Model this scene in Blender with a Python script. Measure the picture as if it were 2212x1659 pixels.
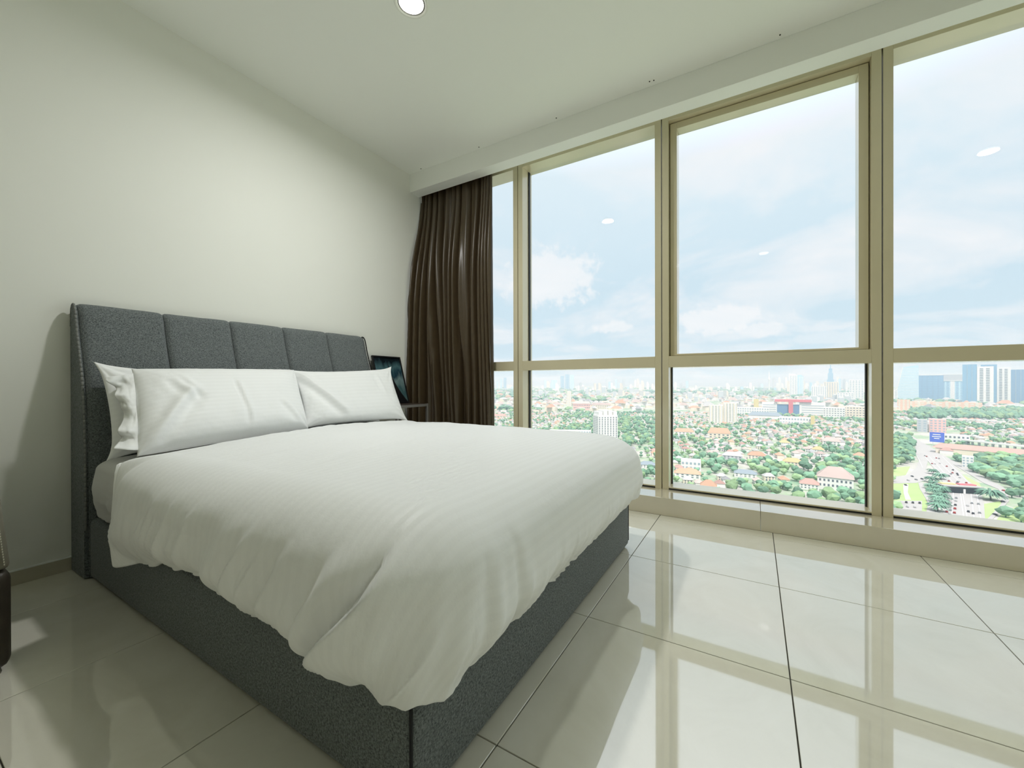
import bpy, bmesh, math, random
import numpy as np
from mathutils import Vector, Matrix, noise

random.seed(7)
rng = np.random.default_rng(11)
scene = bpy.context.scene
COL = scene.collection
for o in list(bpy.data.objects):
    bpy.data.objects.remove(o)

# ------------------------------------------------------------------ camera
FPX, YAW, PITCH, ROLL = 873.81, 0.540276, -0.002551, -0.002395
CAM_H = 0.84


def cam_axes():
    cy, sy = math.cos(YAW), math.sin(YAW)
    f, r, u = Vector((cy, sy, 0)), Vector((sy, -cy, 0)), Vector((0, 0, 1))
    cp, sp = math.cos(PITCH), math.sin(PITCH)
    f2, u2 = f * cp + u * sp, u * cp - f * sp
    cr, sr = math.cos(ROLL), math.sin(ROLL)
    return r * cr + u2 * sr, u2 * cr - r * sr, f2


RX, UX, FX = cam_axes()
cam = bpy.data.cameras.new('camera')
cam.sensor_width = 36.0
cam.lens = 36.0 * FPX / 2212.0
cam.clip_start = 0.02
cam.clip_end = 40000
camo = bpy.data.objects.new('camera', cam)
COL.objects.link(camo)
camo.matrix_world = Matrix(((RX.x, UX.x, -FX.x, 0), (RX.y, UX.y, -FX.y, 0), (RX.z, UX.z, -FX.z, CAM_H), (0, 0, 0, 1)))
scene.camera = camo


def pix_dir(x, y):
    return RX * ((x - 1106) / FPX) - UX * ((y - 829.5) / FPX) + FX


def pix_at(x, y, axis, val):
    d = pix_dir(x, y)
    c = Vector((0, 0, CAM_H))
    return c + d * ((val - c[axis]) / d[axis])


# ------------------------------------------------------------------ colour management, sky, sun
vs = scene.view_settings
vs.view_transform = 'Standard'
vs.look = 'None'
vs.exposure = 0.68
vs.gamma = 1.0
vs.use_curve_mapping = False
try:
    scene.cycles.max_bounces = 14
    scene.cycles.diffuse_bounces = 8
    scene.cycles.glossy_bounces = 6
    scene.cycles.transparent_max_bounces = 24
    scene.cycles.volume_bounces = 0
    scene.cycles.caustics_reflective = False
    scene.cycles.caustics_refractive = False
    scene.cycles.use_denoising = True
    scene.cycles.sample_clamp_indirect = 6.0
except Exception:
    pass

SKY_STRENGTH = .74
SUN_STRENGTH = 2.5
LAMP_POWER = 12.5
HAZE = .00042

world = bpy.data.worlds.new('sky')
scene.world = world
world.use_nodes = True
wn, wl = world.node_tree.nodes, world.node_tree.links
wn.clear()


def N(nt, kind, **kw):
    n = nt.nodes.new(kind)
    for k, v in kw.items():
        setattr(n, k, v)
    return n


def ramp(nt, fac, stops, interp='LINEAR'):
    r = nt.nodes.new('ShaderNodeValToRGB')
    r.color_ramp.interpolation = interp
    els = r.color_ramp.elements
    while len(els) > 1:
        els.remove(els[-1])
    for i, (p, c) in enumerate(stops):
        e = els[0] if i == 0 else els.new(p)
        e.position = p
        e.color = (c[0], c[1], c[2], 1) if len(c) == 3 else c
    if fac is not None:
        nt.links.new(fac, r.inputs[0])
    return r


def math_node(nt, op, a, b=None, clamp=False):
    m = nt.nodes.new('ShaderNodeMath')
    m.operation = op
    m.use_clamp = clamp
    for i, v in enumerate((a, b)):
        if v is None:
            continue
        if isinstance(v, (int, float)):
            m.inputs[i].default_value = v
        else:
            nt.links.new(v, m.inputs[i])
    return m.outputs[0]


def mix_col(nt, fac, a, b, blend='MIX'):
    m = nt.nodes.new('ShaderNodeMix')
    m.data_type = 'RGBA'
    m.blend_type = blend
    for sock, v in ((m.inputs[0], fac), (m.inputs[6], a), (m.inputs[7], b)):
        if isinstance(v, (int, float)):
            sock.default_value = v
        elif isinstance(v, tuple):
            sock.default_value = (v[0], v[1], v[2], 1)
        else:
            nt.links.new(v, sock)
    return m.outputs[2]


def build_sky():
    nt = world.node_tree
    tc = N(nt, 'ShaderNodeTexCoord')
    sep = N(nt, 'ShaderNodeSeparateXYZ')
    nt.links.new(tc.outputs['Generated'], sep.inputs[0])
    z = sep.outputs[2]
    zc = math_node(nt, 'MAXIMUM', z, 0.0)
    # overcast tropical sky: pale blue near the horizon, whiter and brighter overhead
    base = ramp(nt, zc, [(0.0, (.56, .69, .765)), (.06, (.53, .67, .76)), (.22, (.54, .68, .77)), (.45, (.64, .75, .815)), (.7, (1.5, 1.57, 1.6)), (1.0, (2.5, 2.55, 2.6))])
    den = math_node(nt, 'ADD', zc, 0.16)
    px = math_node(nt, 'DIVIDE', sep.outputs[0], den)
    py = math_node(nt, 'DIVIDE', sep.outputs[1], den)
    cmb = N(nt, 'ShaderNodeCombineXYZ')
    nt.links.new(px, cmb.inputs[0])
    nt.links.new(py, cmb.inputs[1])
    n1 = N(nt, 'ShaderNodeTexNoise')
    n1.inputs['Scale'].default_value = 1.15
    n1.inputs['Detail'].default_value = 7
    n1.inputs['Roughness'].default_value = .58
    n1.inputs['Distortion'].default_value = .6
    nt.links.new(cmb.outputs[0], n1.inputs['Vector'])
    cl = ramp(nt, n1.outputs[0], [(.45, (0, 0, 0)), (.57, (.55, .55, .55)), (.70, (1, 1, 1))])
    col = mix_col(nt, cl.outputs[0], base.outputs[0], (.775, .795, .82), 'LIGHTEN')
    # a few separate cumulus heads low over the town
    n2 = N(nt, 'ShaderNodeTexNoise')
    n2.inputs['Scale'].default_value = 34
    n2.inputs['Detail'].default_value = 6
    n2.inputs['Roughness'].default_value = .6
    nt.links.new(tc.outputs['Generated'], n2.inputs['Vector'])
    for (x, y, w, h, s) in ((1555, 690, 78, 24, 1.0), (1325, 708, 34, 13, .9), (1190, 600, 90, 55, .9), (1640, 712, 40, 14, .8), (1790, 730, 60, 10, .45)):
        d = pix_dir(x, y).normalized()
        ax = Vector((-d.y, d.x, 0)).normalized()
        ay = d.cross(ax)
        terms = []
        for v, r in ((ax, w / FPX), (ay, h / FPX)):
            dot = N(nt, 'ShaderNodeVectorMath', operation='DOT_PRODUCT')
            nt.links.new(tc.outputs['Generated'], dot.inputs[0])
            dot.inputs[1].default_value = v
            q = math_node(nt, 'DIVIDE', dot.outputs['Value'], r)
            terms.append(math_node(nt, 'MULTIPLY', q, q))
        rr = math_node(nt, 'SQRT', math_node(nt, 'ADD', terms[0], terms[1]))
        front = N(nt, 'ShaderNodeVectorMath', operation='DOT_PRODUCT')
        nt.links.new(tc.outputs['Generated'], front.inputs[0])
        front.inputs[1].default_value = d
        m = math_node(nt, 'SUBTRACT', math_node(nt, 'ADD', 1.35, math_node(nt, 'MULTIPLY', math_node(nt, 'SUBTRACT', n2.outputs[0], .5), 2.6)), math_node(nt, 'MULTIPLY', rr, 1.2))
        m = math_node(nt, 'MULTIPLY', m, 2.2, clamp=True)
        m = math_node(nt, 'MULTIPLY', m, math_node(nt, 'GREATER_THAN', front.outputs['Value'], 0.5))
        m = math_node(nt, 'MULTIPLY', m, s * .8)
        col = mix_col(nt, m, col, (.81, .82, .835))
    # below the horizon: pale haze over land
    below = math_node(nt, 'LESS_THAN', z, 0.0)
    col = mix_col(nt, below, col, (.60, .70, .74))
    bg = N(nt, 'ShaderNodeBackground')
    nt.links.new(col, bg.inputs[0])
    bg.inputs[1].default_value = SKY_STRENGTH
    out = N(nt, 'ShaderNodeOutputWorld')
    nt.links.new(bg.outputs[0], out.inputs[0])


build_sky()

sun = bpy.data.lights.new('sun', 'SUN')
sun.energy = SUN_STRENGTH
sun.angle = math.radians(2.0)
sun.color = (1.0, .97, .92)
suno = bpy.data.objects.new('sun', sun)
COL.objects.link(suno)
# the sun stands high behind the building, so it lights the town and never enters the room
sd = Vector((math.cos(math.radians(200)) * math.cos(math.radians(58)), math.sin(math.radians(200)) * math.cos(math.radians(58)), math.sin(math.radians(58))))
suno.rotation_euler = sd.to_track_quat('Z', 'Y').to_euler()
suno.location = sd * 50


# ------------------------------------------------------------------ helpers
def link(o, parent=None):
    COL.objects.link(o)
    if parent is not None:
        o.parent = parent
    return o


def tag(o, label=None, cat=None, group=None, kind=None):
    if label:
        o['label'] = label
    if cat:
        o['category'] = cat
    if group:
        o['group'] = group
    if kind:
        o['kind'] = kind
    return o


def empty(name, loc=(0, 0, 0), rz=0.0, **kw):
    o = bpy.data.objects.new(name, None)
    o.empty_display_size = .1
    o.location = loc
    o.rotation_euler = (0, 0, rz)
    link(o)
    return tag(o, **kw)


def mesh_obj(name, me, mat=None, parent=None, smooth=False, **kw):
    if mat is not None and not me.materials:
        me.materials.append(mat)
    if smooth:
        me.polygons.foreach_set('use_smooth', [True] * len(me.polygons))
    o = bpy.data.objects.new(name, me)
    link(o, parent)
    return tag(o, **kw)


def bm_obj(name, bm, mat=None, parent=None, smooth=False, **kw):
    me = bpy.data.meshes.new(name)
    bm.to_mesh(me)
    bm.free()
    return mesh_obj(name, me, mat, parent, smooth, **kw)


def add_box(bm, x0, x1, y0, y1, z0, z1, bev=0.0, seg=2):
    vs_ = [bm.verts.new(p) for p in ((x0, y0, z0), (x1, y0, z0), (x1, y1, z0), (x0, y1, z0), (x0, y0, z1), (x1, y0, z1), (x1, y1, z1), (x0, y1, z1))]
    fs = [bm.faces.new([vs_[i] for i in f]) for f in ((3, 2, 1, 0), (4, 5, 6, 7), (0, 1, 5, 4), (1, 2, 6, 5), (2, 3, 7, 6), (3, 0, 4, 7))]
    if bev > 0:
        es = list({e for f in fs for e in f.edges})
        bmesh.ops.bevel(bm, geom=es, offset=bev, segments=seg, profile=.5, affect='EDGES')
    return bm


def box(name, x0, x1, y0, y1, z0, z1, mat, parent=None, bev=0.0, seg=2, **kw):
    bm = bmesh.new()
    add_box(bm, x0, x1, y0, y1, z0, z1, bev, seg)
    return bm_obj(name, bm, mat, parent, **kw)


def add_tube(bm, a, b, r, n=10, r2=None):
    a, b = Vector(a), Vector(b)
    d = (b - a).normalized()
    s = d.orthogonal().normalized()
    t = d.cross(s)
    r2 = r if r2 is None else r2
    ra = [bm.verts.new(a + (s * math.cos(2 * math.pi * i / n) + t * math.sin(2 * math.pi * i / n)) * r) for i in range(n)]
    rb = [bm.verts.new(b + (s * math.cos(2 * math.pi * i / n) + t * math.sin(2 * math.pi * i / n)) * r2) for i in range(n)]
    for i in range(n):
        j = (i + 1) % n
        bm.faces.new((ra[i], ra[j], rb[j], rb[i]))
    bm.faces.new(ra[::-1])
    bm.faces.new(rb)


def add_lathe(bm, prof, c, n=48):
    rings = []
    for r, z in prof:
        rings.append([bm.verts.new((c[0] + r * math.cos(2 * math.pi * i / n), c[1] + r * math.sin(2 * math.pi * i / n), c[2] + z)) for i in range(n)])
    for k in range(len(rings) - 1):
        for i in range(n):
            j = (i + 1) % n
            bm.faces.new((rings[k][i], rings[k][j], rings[k + 1][j], rings[k + 1][i]))
    return rings


def grid_mesh(name, P, closed_u=False, UV=None):
    """P: array (nu, nv, 3) -> mesh of quads."""
    nu, nv = P.shape[:2]
    idx = np.arange(nu * nv).reshape(nu, nv)
    if closed_u:
        a = idx
        b = np.roll(idx, -1, axis=0)
        q = np.stack([a[:, :-1], b[:, :-1], b[:, 1:], a[:, 1:]], -1).reshape(-1, 4)
    else:
        q = np.stack([idx[:-1, :-1], idx[1:, :-1], idx[1:, 1:], idx[:-1, 1:]], -1).reshape(-1, 4)
    me = bpy.data.meshes.new(name)
    me.from_pydata(P.reshape(-1, 3).tolist(), [], q.tolist())
    if UV is not None:
        uvl = me.uv_layers.new(name='uv')
        li = np.empty(len(me.loops), dtype=np.int32)
        me.loops.foreach_get('vertex_index', li)
        uvl.data.foreach_set('uv', UV.reshape(-1, 2)[li].astype(np.float32).ravel())
    me.validate()
    me.update()
    return me


def copy_tree(o, parent=None):
    c = o.copy()
    COL.objects.link(c)
    c.parent = parent
    for ch in list(o.children):
        copy_tree(ch, c)
    return c


def smoothstep(a, b, x):
    t = np.clip((x - a) / (b - a), 0, 1)
    return t * t * (3 - 2 * t)


class Noise2:
    """Tileless 2-D value noise in numpy (0-centred, about -1..1)."""

    def __init__(self, seed):
        self.t = np.random.default_rng(seed).uniform(-1, 1, (256, 256))

    def __call__(self, x, y):
        xi, yi = np.floor(x).astype(int), np.floor(y).astype(int)
        fx, fy = x - xi, y - yi
        fx, fy = fx * fx * (3 - 2 * fx), fy * fy * (3 - 2 * fy)
        t = self.t
        a, b = t[xi & 255, yi & 255], t[(xi + 1) & 255, yi & 255]
        c, d = t[xi & 255, (yi + 1) & 255], t[(xi + 1) & 255, (yi + 1) & 255]
        return (a * (1 - fx) + b * fx) * (1 - fy) + (c * (1 - fx) + d * fx) * fy

    def fbm(self, x, y, o=4):
        s, a, k = 0, 1.0, 0.0
        for i in range(o):
            s = s + a * self(x * 2 ** i + 17.3 * i, y * 2 ** i + 5.1 * i)
            k += a
            a *= .5
        return s / k


# ------------------------------------------------------------------ materials
def mat(name, col, rough=.5, metal=0.0, var=0.0, scale=8.0, bump=0.0, bscale=60.0, spec=.5, coat=0.0, coat_rough=.05, sheen=0.0, dark=None):
    m = bpy.data.materials.new(name)
    m.use_nodes = True
    nt = m.node_tree
    b = nt.nodes['Principled BSDF']
    b.inputs['Base Color'].default_value = (*col, 1)
    b.inputs['Roughness'].default_value = rough
    b.inputs['Metallic'].default_value = metal
    b.inputs['Specular IOR Level'].default_value = spec
    b.inputs['Coat Weight'].default_value = coat
    b.inputs['Coat Roughness'].default_value = coat_rough
    b.inputs['Sheen Weight'].default_value = sheen
    if var > 0 or bump > 0:
        tc = N(nt, 'ShaderNodeTexCoord')
    if var > 0:
        n = N(nt, 'ShaderNodeTexNoise')
        n.inputs['Scale'].default_value = scale
        n.inputs['Detail'].default_value = 5
        nt.links.new(tc.outputs['Object'], n.inputs['Vector'])
        d = dark if dark else tuple(c * (1 - var) for c in col)
        l = tuple(min(1, c * (1 + var)) for c in col)
        r = ramp(nt, n.outputs[0], [(.3, d), (.7, l)])
        nt.links.new(r.outputs[0], b.inputs['Base Color'])
    if bump > 0:
        n = N(nt, 'ShaderNodeTexNoise')
        n.inputs['Scale'].default_value = bscale
        n.inputs['Detail'].default_value = 4
        nt.links.new(tc.outputs['Object'], n.inputs['Vector'])
        bp = N(nt, 'ShaderNodeBump')
        bp.inputs['Strength'].default_value = bump
        bp.inputs['Distance'].default_value = .002
        nt.links.new(n.outputs[0], bp.inputs['Height'])
        nt.links.new(bp.outputs[0], b.inputs['Normal'])
    return m


def linen_mat(name, c0, c1, scale=620):
    """Heathered woven upholstery: crossing warp and weft threads of two greys."""
    m = bpy.data.materials.new(name)
    m.use_nodes = True
    nt = m.node_tree
    b = nt.nodes['Principled BSDF']
    b.inputs['Roughness'].default_value = .9
    b.inputs['Specular IOR Level'].default_value = .2
    b.inputs['Sheen Weight'].default_value = .1
    tc = N(nt, 'ShaderNodeTexCoord')
    outs = []
    for sc_ in ((1, .3, .3), (.3, 1, .3), (.3, .3, 1)):
        mp = N(nt, 'ShaderNodeMapping')
        mp.inputs['Scale'].default_value = sc_
        nt.links.new(tc.outputs['Object'], mp.inputs[0])
        n = N(nt, 'ShaderNodeTexNoise')
        n.inputs['Scale'].default_value = scale
        n.inputs['Detail'].default_value = 3
        nt.links.new(mp.outputs[0], n.inputs['Vector'])
        outs.append(n.outputs[0])
    s = math_node(nt, 'DIVIDE', math_node(nt, 'ADD', math_node(nt, 'ADD', outs[0], outs[1]), outs[2]), 3.0)
    r = ramp(nt, s, [(.40, c0), (.60, c1)])
    nt.links.new(r.outputs[0], b.inputs['Base Color'])
    bp = N(nt, 'ShaderNodeBump')
    bp.inputs['Strength'].default_value = .5
    bp.inputs['Distance'].default_value = .0015
    nt.links.new(s, bp.inputs['Height'])
    nt.links.new(bp.outputs[0], b.inputs['Normal'])
    return m


def satin_mat(name, col, period=.022, axis=1, stripe=True):
    """White cotton sateen, woven with slightly shinier stripes (from the uv layer, in metres)."""
    m = bpy.data.materials.new(name)
    m.use_nodes = True
    nt = m.node_tree
    b = nt.nodes['Principled BSDF']
    b.inputs['Base Color'].default_value = (*col, 1)
    b.inputs['Roughness'].default_value = .62
    b.inputs['Specular IOR Level'].default_value = .35
    b.inputs['Sheen Weight'].default_value = .25
    b.inputs['Sheen Roughness'].default_value = .4
    tc = N(nt, 'ShaderNodeTexCoord')
    if stripe:
        sep = N(nt, 'ShaderNodeSeparateXYZ')
        nt.links.new(tc.outputs['UV'], sep.inputs[0])
        f = math_node(nt, 'FRACT', math_node(nt, 'DIVIDE', sep.outputs[axis], period))
        tri = math_node(nt, 'ABSOLUTE', math_node(nt, 'SUBTRACT', f, .5))
        k = ramp(nt, tri, [(.22, (0, 0, 0)), (.28, (1, 1, 1))])
        c = mix_col(nt, k.outputs[0], tuple(x * .983 for x in col), col)
        nt.links.new(c, b.inputs['Base Color'])
        rg = ramp(nt, tri, [(.22, (.70, .70, .70)), (.28, (.5, .5, .5))])
        nt.links.new(rg.outputs[0], b.inputs['Roughness'])
    n = N(nt, 'ShaderNodeTexNoise')
    n.inputs['Scale'].default_value = 38
    n.inputs['Detail'].default_value = 4
    nt.links.new(tc.outputs['UV'], n.inputs['Vector'])
    bp = N(nt, 'ShaderNodeBump')
    bp.inputs['Strength'].default_value = .22
    bp.inputs['Distance'].default_value = .004
    nt.links.new(n.outputs[0], bp.inputs['Height'])
    nt.links.new(bp.outputs[0], b.inputs['Normal'])
    return m


def emit_mat(name, col, strength):
    m = bpy.data.materials.new(name)
    m.use_nodes = True
    nt = m.node_tree
    nt.nodes.clear()
    e = N(nt, 'ShaderNodeEmission')
    e.inputs[0].default_value = (*col, 1)
    e.inputs[1].default_value = strength
    o = N(nt, 'ShaderNodeOutputMaterial')
    nt.links.new(e.outputs[0], o.inputs[0])
    return m


def glass_mat():
    """Thin clear glazing: straight-through light plus a Fresnel mirror."""
    m = bpy.data.materials.new('window_glass')
    m.use_nodes = True
    nt = m.node_tree
    nt.nodes.clear()
    t = N(nt, 'ShaderNodeBsdfTransparent')
    t.inputs[0].default_value = (.985, .99, .99, 1)
    g = N(nt, 'ShaderNodeBsdfGlossy')
    g.inputs['Roughness'].default_value = .0
    fr = N(nt, 'ShaderNodeFresnel')
    fr.inputs[0].default_value = 1.45
    f = math_node(nt, 'MULTIPLY', fr.outputs[0], .9)
    mx = N(nt, 'ShaderNodeMixShader')
    nt.links.new(f, mx.inputs[0])
    nt.links.new(t.outputs[0], mx.inputs[1])
    nt.links.new(g.outputs[0], mx.inputs[2])
    o = N(nt, 'ShaderNodeOutputMaterial')
    nt.links.new(mx.outputs[0], o.inputs[0])
    return m


def tile_mat():
    """Polished cream porcelain with faint cloudy veining."""
    m = mat('polished_porcelain', (.66, .645, .56), rough=.035, spec=.9)
    nt = m.node_tree
    b = nt.nodes['Principled BSDF']
    b.inputs['IOR'].default_value = 2.0
    geo = N(nt, 'ShaderNodeNewGeometry')
    n = N(nt, 'ShaderNodeTexNoise')
    n.inputs['Scale'].default_value = 3.2
    n.inputs['Detail'].default_value = 7
    n.inputs['Roughness'].default_value = .62
    n.inputs['Distortion'].default_value = 1.2
    nt.links.new(geo.outputs['Position'], n.inputs['Vector'])
    r = ramp(nt, n.outputs[0], [(.32, (.71, .69, .59)), (.5, (.75, .73, .635)), (.7, (.785, .77, .68))])
    nt.links.new(r.outputs[0], b.inputs['Base Color'])
    return m


M = {}
M['wall'] = mat('wall_paint', (.825, .835, .785), rough=.75, var=.012, scale=1.2, bump=.05, bscale=220, spec=.25)
M['wall2'] = mat('taupe_paint', (.62, .59, .52), rough=.6, spec=.25)
M['ceil'] = mat('ceiling_paint', (.88, .895, .85), rough=.8, bump=.04, bscale=200, spec=.2)
M['tile'] = tile_mat()
M['grout'] = mat('grout', (.06, .055, .045), rough=.9)
M['skirt'] = mat('skirting_tile', (.50, .47, .38), rough=.15, spec=.6, var=.05, scale=6)
M['skirt_edge'] = mat('lit_edge_white', (.86, .88, .86), rough=.5)
M['alu'] = mat('champagne_aluminium', (.65, .585, .395), rough=.36, spec=.5, var=.02, scale=3, coat=1.0, coat_rough=.12)
M['alu'].node_tree.nodes['Principled BSDF'].inputs['Coat IOR'].default_value = 1.7
M['gasket'] = mat('black_rubber', (.012, .014, .014), rough=.6)
M['glass'] = glass_mat()
M['sill'] = mat('polished_sill_stone', (.60, .55, .42), rough=.08, spec=1.0, var=.04, scale=5, coat=1.0)
M['sill'].node_tree.nodes['Principled BSDF'].inputs['Coat IOR'].default_value = 1.8
M['linen'] = linen_mat('charcoal_linen', (.050, .060, .063), (.225, .248, .250))
M['piping'] = mat('grey_piping', (.20, .21, .20), rough=.8)
M['seam'] = mat('dark_seam', (.01, .011, .012), rough=.9)
M['sheet'] = satin_mat('white_sheet', (.70, .70, .685), stripe=False)
M['duvet'] = satin_mat('white_sateen_stripe', (.89, .905, .91), .030)
M['pillow'] = satin_mat('white_sateen_pillow', (.90, .915, .92), .024)
M['curtain'] = mat('brown_satin', (.060, .041, .021), rough=.33, spec=.55, var=.06, scale=30)
M['curtain_tape'] = mat('white_hook', (.8, .8, .8), rough=.5)
M['rod'] = mat('white_track', (.75, .76, .74), rough=.4)
M['darkwood'] = mat('dark_wood', (.055, .040, .032), rough=.35, var=.3, scale=14)
M['greymetal'] = mat('grey_metal', (.20, .19, .18), rough=.4, metal=.5)
M['blackframe'] = mat('black_frame', (.008, .008, .009), rough=.3)
M['leather'] = mat('dark_brown_leather', (.035, .028, .02), rough=.45, bump=.35, bscale=240, var=.15, scale=20)
M['leather_light'] = mat('worn_leather_cushion', (.20, .19, .15), rough=.5, bump=.35, bscale=240, var=.12, scale=20)  # cushion leather, paler than the body below it
M['thread'] = mat('pale_stitching', (.55, .54, .45), rough=.8)
M['trimwhite'] = mat('white_lamp_trim', (.85, .86, .8), rough=.35)
M['lamp'] = emit_mat('lamp_disc', (1, .97, .9), 4.0)
M['blackmetal'] = mat('black_metal', (.01, .01, .01), rough=.5)

# ------------------------------------------------------------------ room shell
XW, YW, ZC = 2.907, 2.66, 2.716          # mullion face, headboard wall, ceiling
XL, YN = -1.75, -2.9                     # far sides of the room, behind the camera
PB, PF, PZ = 2.768, 2.655, 2.555         # pelmet beam back, front, underside

floor = box('floor', XL, 2.70, YN, YW, -.20, -.004, M['grout'], kind='structure')
TX0, TY0, TS, GAP = .784, .514, .600, .0032
tile_me = None
for ix in range(-5, 5):
    for iy in range(-6, 5):
        x0, x1 = TX0 + ix * TS + GAP / 2, TX0 + (ix + 1) * TS - GAP / 2
        y0, y1 = TY0 + iy * TS + GAP / 2, TY0 + (iy + 1) * TS - GAP / 2
        cx0, cx1, cy0, cy1 = max(x0, XL), min(x1, 2.682), max(y0, YN), min(y1, YW - .001)
        if cx1 - cx0 < .02 or cy1 - cy0 < .02:
            continue
        if (cx0, cx1, cy0, cy1) == (x0, x1, y0, y1):
            if tile_me is None:
                bm = bmesh.new()
                h = (TS - GAP) / 2
                add_box(bm, -h, h, -h, h, -.006, 0, .0008, 1)
                tile_me = bpy.data.meshes.new('tile')
                bm.to_mesh(tile_me)
                bm.free()
            t = mesh_obj('tile', tile_me, M['tile'], floor)
            t.location = ((x0 + x1) / 2, (y0 + y1) / 2, 0)
        else:
            box('tile', cx0, cx1, cy0, cy1, -.006, 0, M['tile'], floor, .0008, 1)

box('ceiling', XL - .1, 3.10, YN - .1, YW + .1, ZC, ZC + .2, M['ceil'], kind='structure')
box('wall_left', XL - .1, 3.10, YW, YW + .15, -.2, ZC, M['wall'], kind='structure')
box('wall_near', XL - .1, 3.10, YN - .15, YN, -.2, ZC, M['wall'], kind='structure')
box('wall_back', XL - .15, XL, YN, YW, -.2, ZC, M['wall2'], kind='structure')
box('trim_1', PF, PB, YN, YW, PZ, ZC, M['ceil'], bev=.002, kind='structure', label='white pelmet beam along the top of the windows')
bb = box('baseboard_left', XL, 2.68, YW - .012, YW, 0, .058, M['skirt'], kind='structure')
box('lit_edge_line', XL, 2.68, YW - .013, YW, .058, .063, M['skirt_edge'], bb, label='pale line along the top of the skirting')  # near-white strip: the skirting's lit top edge put into colour

# stone sill: two slabs with an open joint, on the slab upstand
SZ = .112
sill = empty('trim_2', (2.682, 0, 0), kind='structure', label='polished cream stone sill under the windows')
ys = [YN, -1.60, -.028, 1.50, YW]
for a, b in zip(ys[:-1], ys[1:]):
    o = box('slab', 2.682 - 2.682, 2.95 - 2.682, a + .0008, b - .0008, 0, SZ, M['sill'], sill, .0018, 2)

# spandrel below and behind the sill, outer head above the windows
box('wall_window_foot', 2.93, 3.10, YN, YW, -.2, SZ - .002, M['wall'], kind='structure')

# ------------------------------------------------------------------ windows
GX, ZT0, ZT1, ZB, ZH = 3.022, .944, 1.020, .130, 2.620
joints = [YW + .04, 1.685, .546, -.593, -1.732, YN]
HM = .0445


def window_bay(n, yl, yr, casement=False, low_black=True):
    """One unitised bay between two mullion joints; yl is the end nearer the bed wall."""
    w = empty('window_%d' % n, (XW, (yl + yr) / 2, SZ), kind='structure')
    oy, ox, oz = (yl + yr) / 2, XW, SZ

    def b(name, x0, x1, y0, y1, z0, z1, m, bev=.001, parent=w):
        return box(name, x0 - ox, x1 - ox, y0 - oy, y1 - oy, z0 - oz, z1 - oz, m, parent, bev, 1)
    a, c = yl - .0030, yr + .0030        # joint gap between neighbouring frames
    il, ir = yl - HM, yr + HM            # clear opening
    D = 3.07
    b('mullion', XW, D, il, a, SZ - .0005, ZC - .002, M['alu'])
    b('mullion', XW, D, c, ir, SZ - .0005, ZC - .002, M['alu'])
    b('head_rail', XW + .0012, D, ir, il, ZH, ZC - .002, M['alu'])
    b('bottom_rail', XW + .0012, D, ir, il, SZ, ZB, M['alu'])
    b('gasket', XW + .0004, XW + .006, ir, il, SZ + .0005, SZ + .010, M['gasket'], 0)
    b('transom', XW + .0008, D, ir, il, ZT0, ZT1, M['alu'])
    for k, (z0, z1) in enumerate(((ZB, ZT0), (ZT1, ZH))):
        yy0, yy1, zz0, zz1 = ir, il, z0, z1
        if casement and k == 1:
            s = .043
            x0 = 2.952
            fr = b('sash', x0, 3.04, il - .004 - s, il - .004, z0 + .004, z1 - .004, M['alu'])
            for (p0, p1, q0, q1) in ((ir + .004, ir + .004 + s, z0 + .004, z1 - .004), (ir + .004 + s, il - .004 - s, z0 + .004, z0 + .004 + .012), (ir + .004 + s, il - .004 - s, z1 - .004 - s, z1 - .004)):
                box('sash_rail', x0 - ox, 3.04 - ox, p0 - oy, p1 - oy, q0 - oz, q1 - oz, M['alu'], fr, .001, 1)
            gq = bmesh.new()
            add_box(gq, 2.975 - ox, 3.03 - ox, ir - oy, ir + .004 - oy, z0 - oz, z1 - oz)
            add_box(gq, 2.975 - ox, 3.03 - ox, il - .004 - oy, il - oy, z0 - oz, z1 - oz)
            add_box(gq, 2.975 - ox, 3.03 - ox, ir - oy, il - oy, z1 - .004 - oz, z1 - oz)
            add_box(gq, 2.975 - ox, 3.03 - ox, ir - oy, il - oy, z0 - oz, z0 + .004 - oz)
            bm_obj('gasket', gq, M['gasket'], w)
            yy0, yy1, zz0, zz1 = ir + .004 + s, il - .004 - s, z0 + .016, z1 - .004 - s
        else:
            gq = bmesh.new()
            add_box(gq, GX - .014 - ox, GX + .012 - ox, yy0 - oy, yy0 + .007 - oy, zz0 - oz, zz1 - oz)
            add_box(gq, GX - .014 - ox, GX + .012 - ox, yy1 - .007 - oy, yy1 - oy, zz0 - oz, zz1 - oz)
            bm_obj('gasket', gq, M['gasket'], w)
        pm = bmesh.new()
        vsx = [pm.verts.new((GX - ox, y_ - oy, z_ - oz)) for y_, z_ in ((yy0, zz0), (yy1, zz0), (yy1, zz1), (yy0, zz1))]
        pm.faces.new(vsx[::-1])
        bm_obj('pane', pm, M['glass'], w)
    return w


for i in range(len(joints) - 1):
    window_bay(i + 1, joints[i], joints[i + 1], casement=(i == 2))

# ------------------------------------------------------------------ downlights
lamp_spots = [(1.463, 1.452, 'recessed round ceiling light with a white rim, lit'),
              (1.238, -1.627, 'lit recessed ceiling light behind the camera on the window side'),
              (-.859, -.116, 'lit recessed ceiling light behind the camera, far from the windows')]


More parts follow.
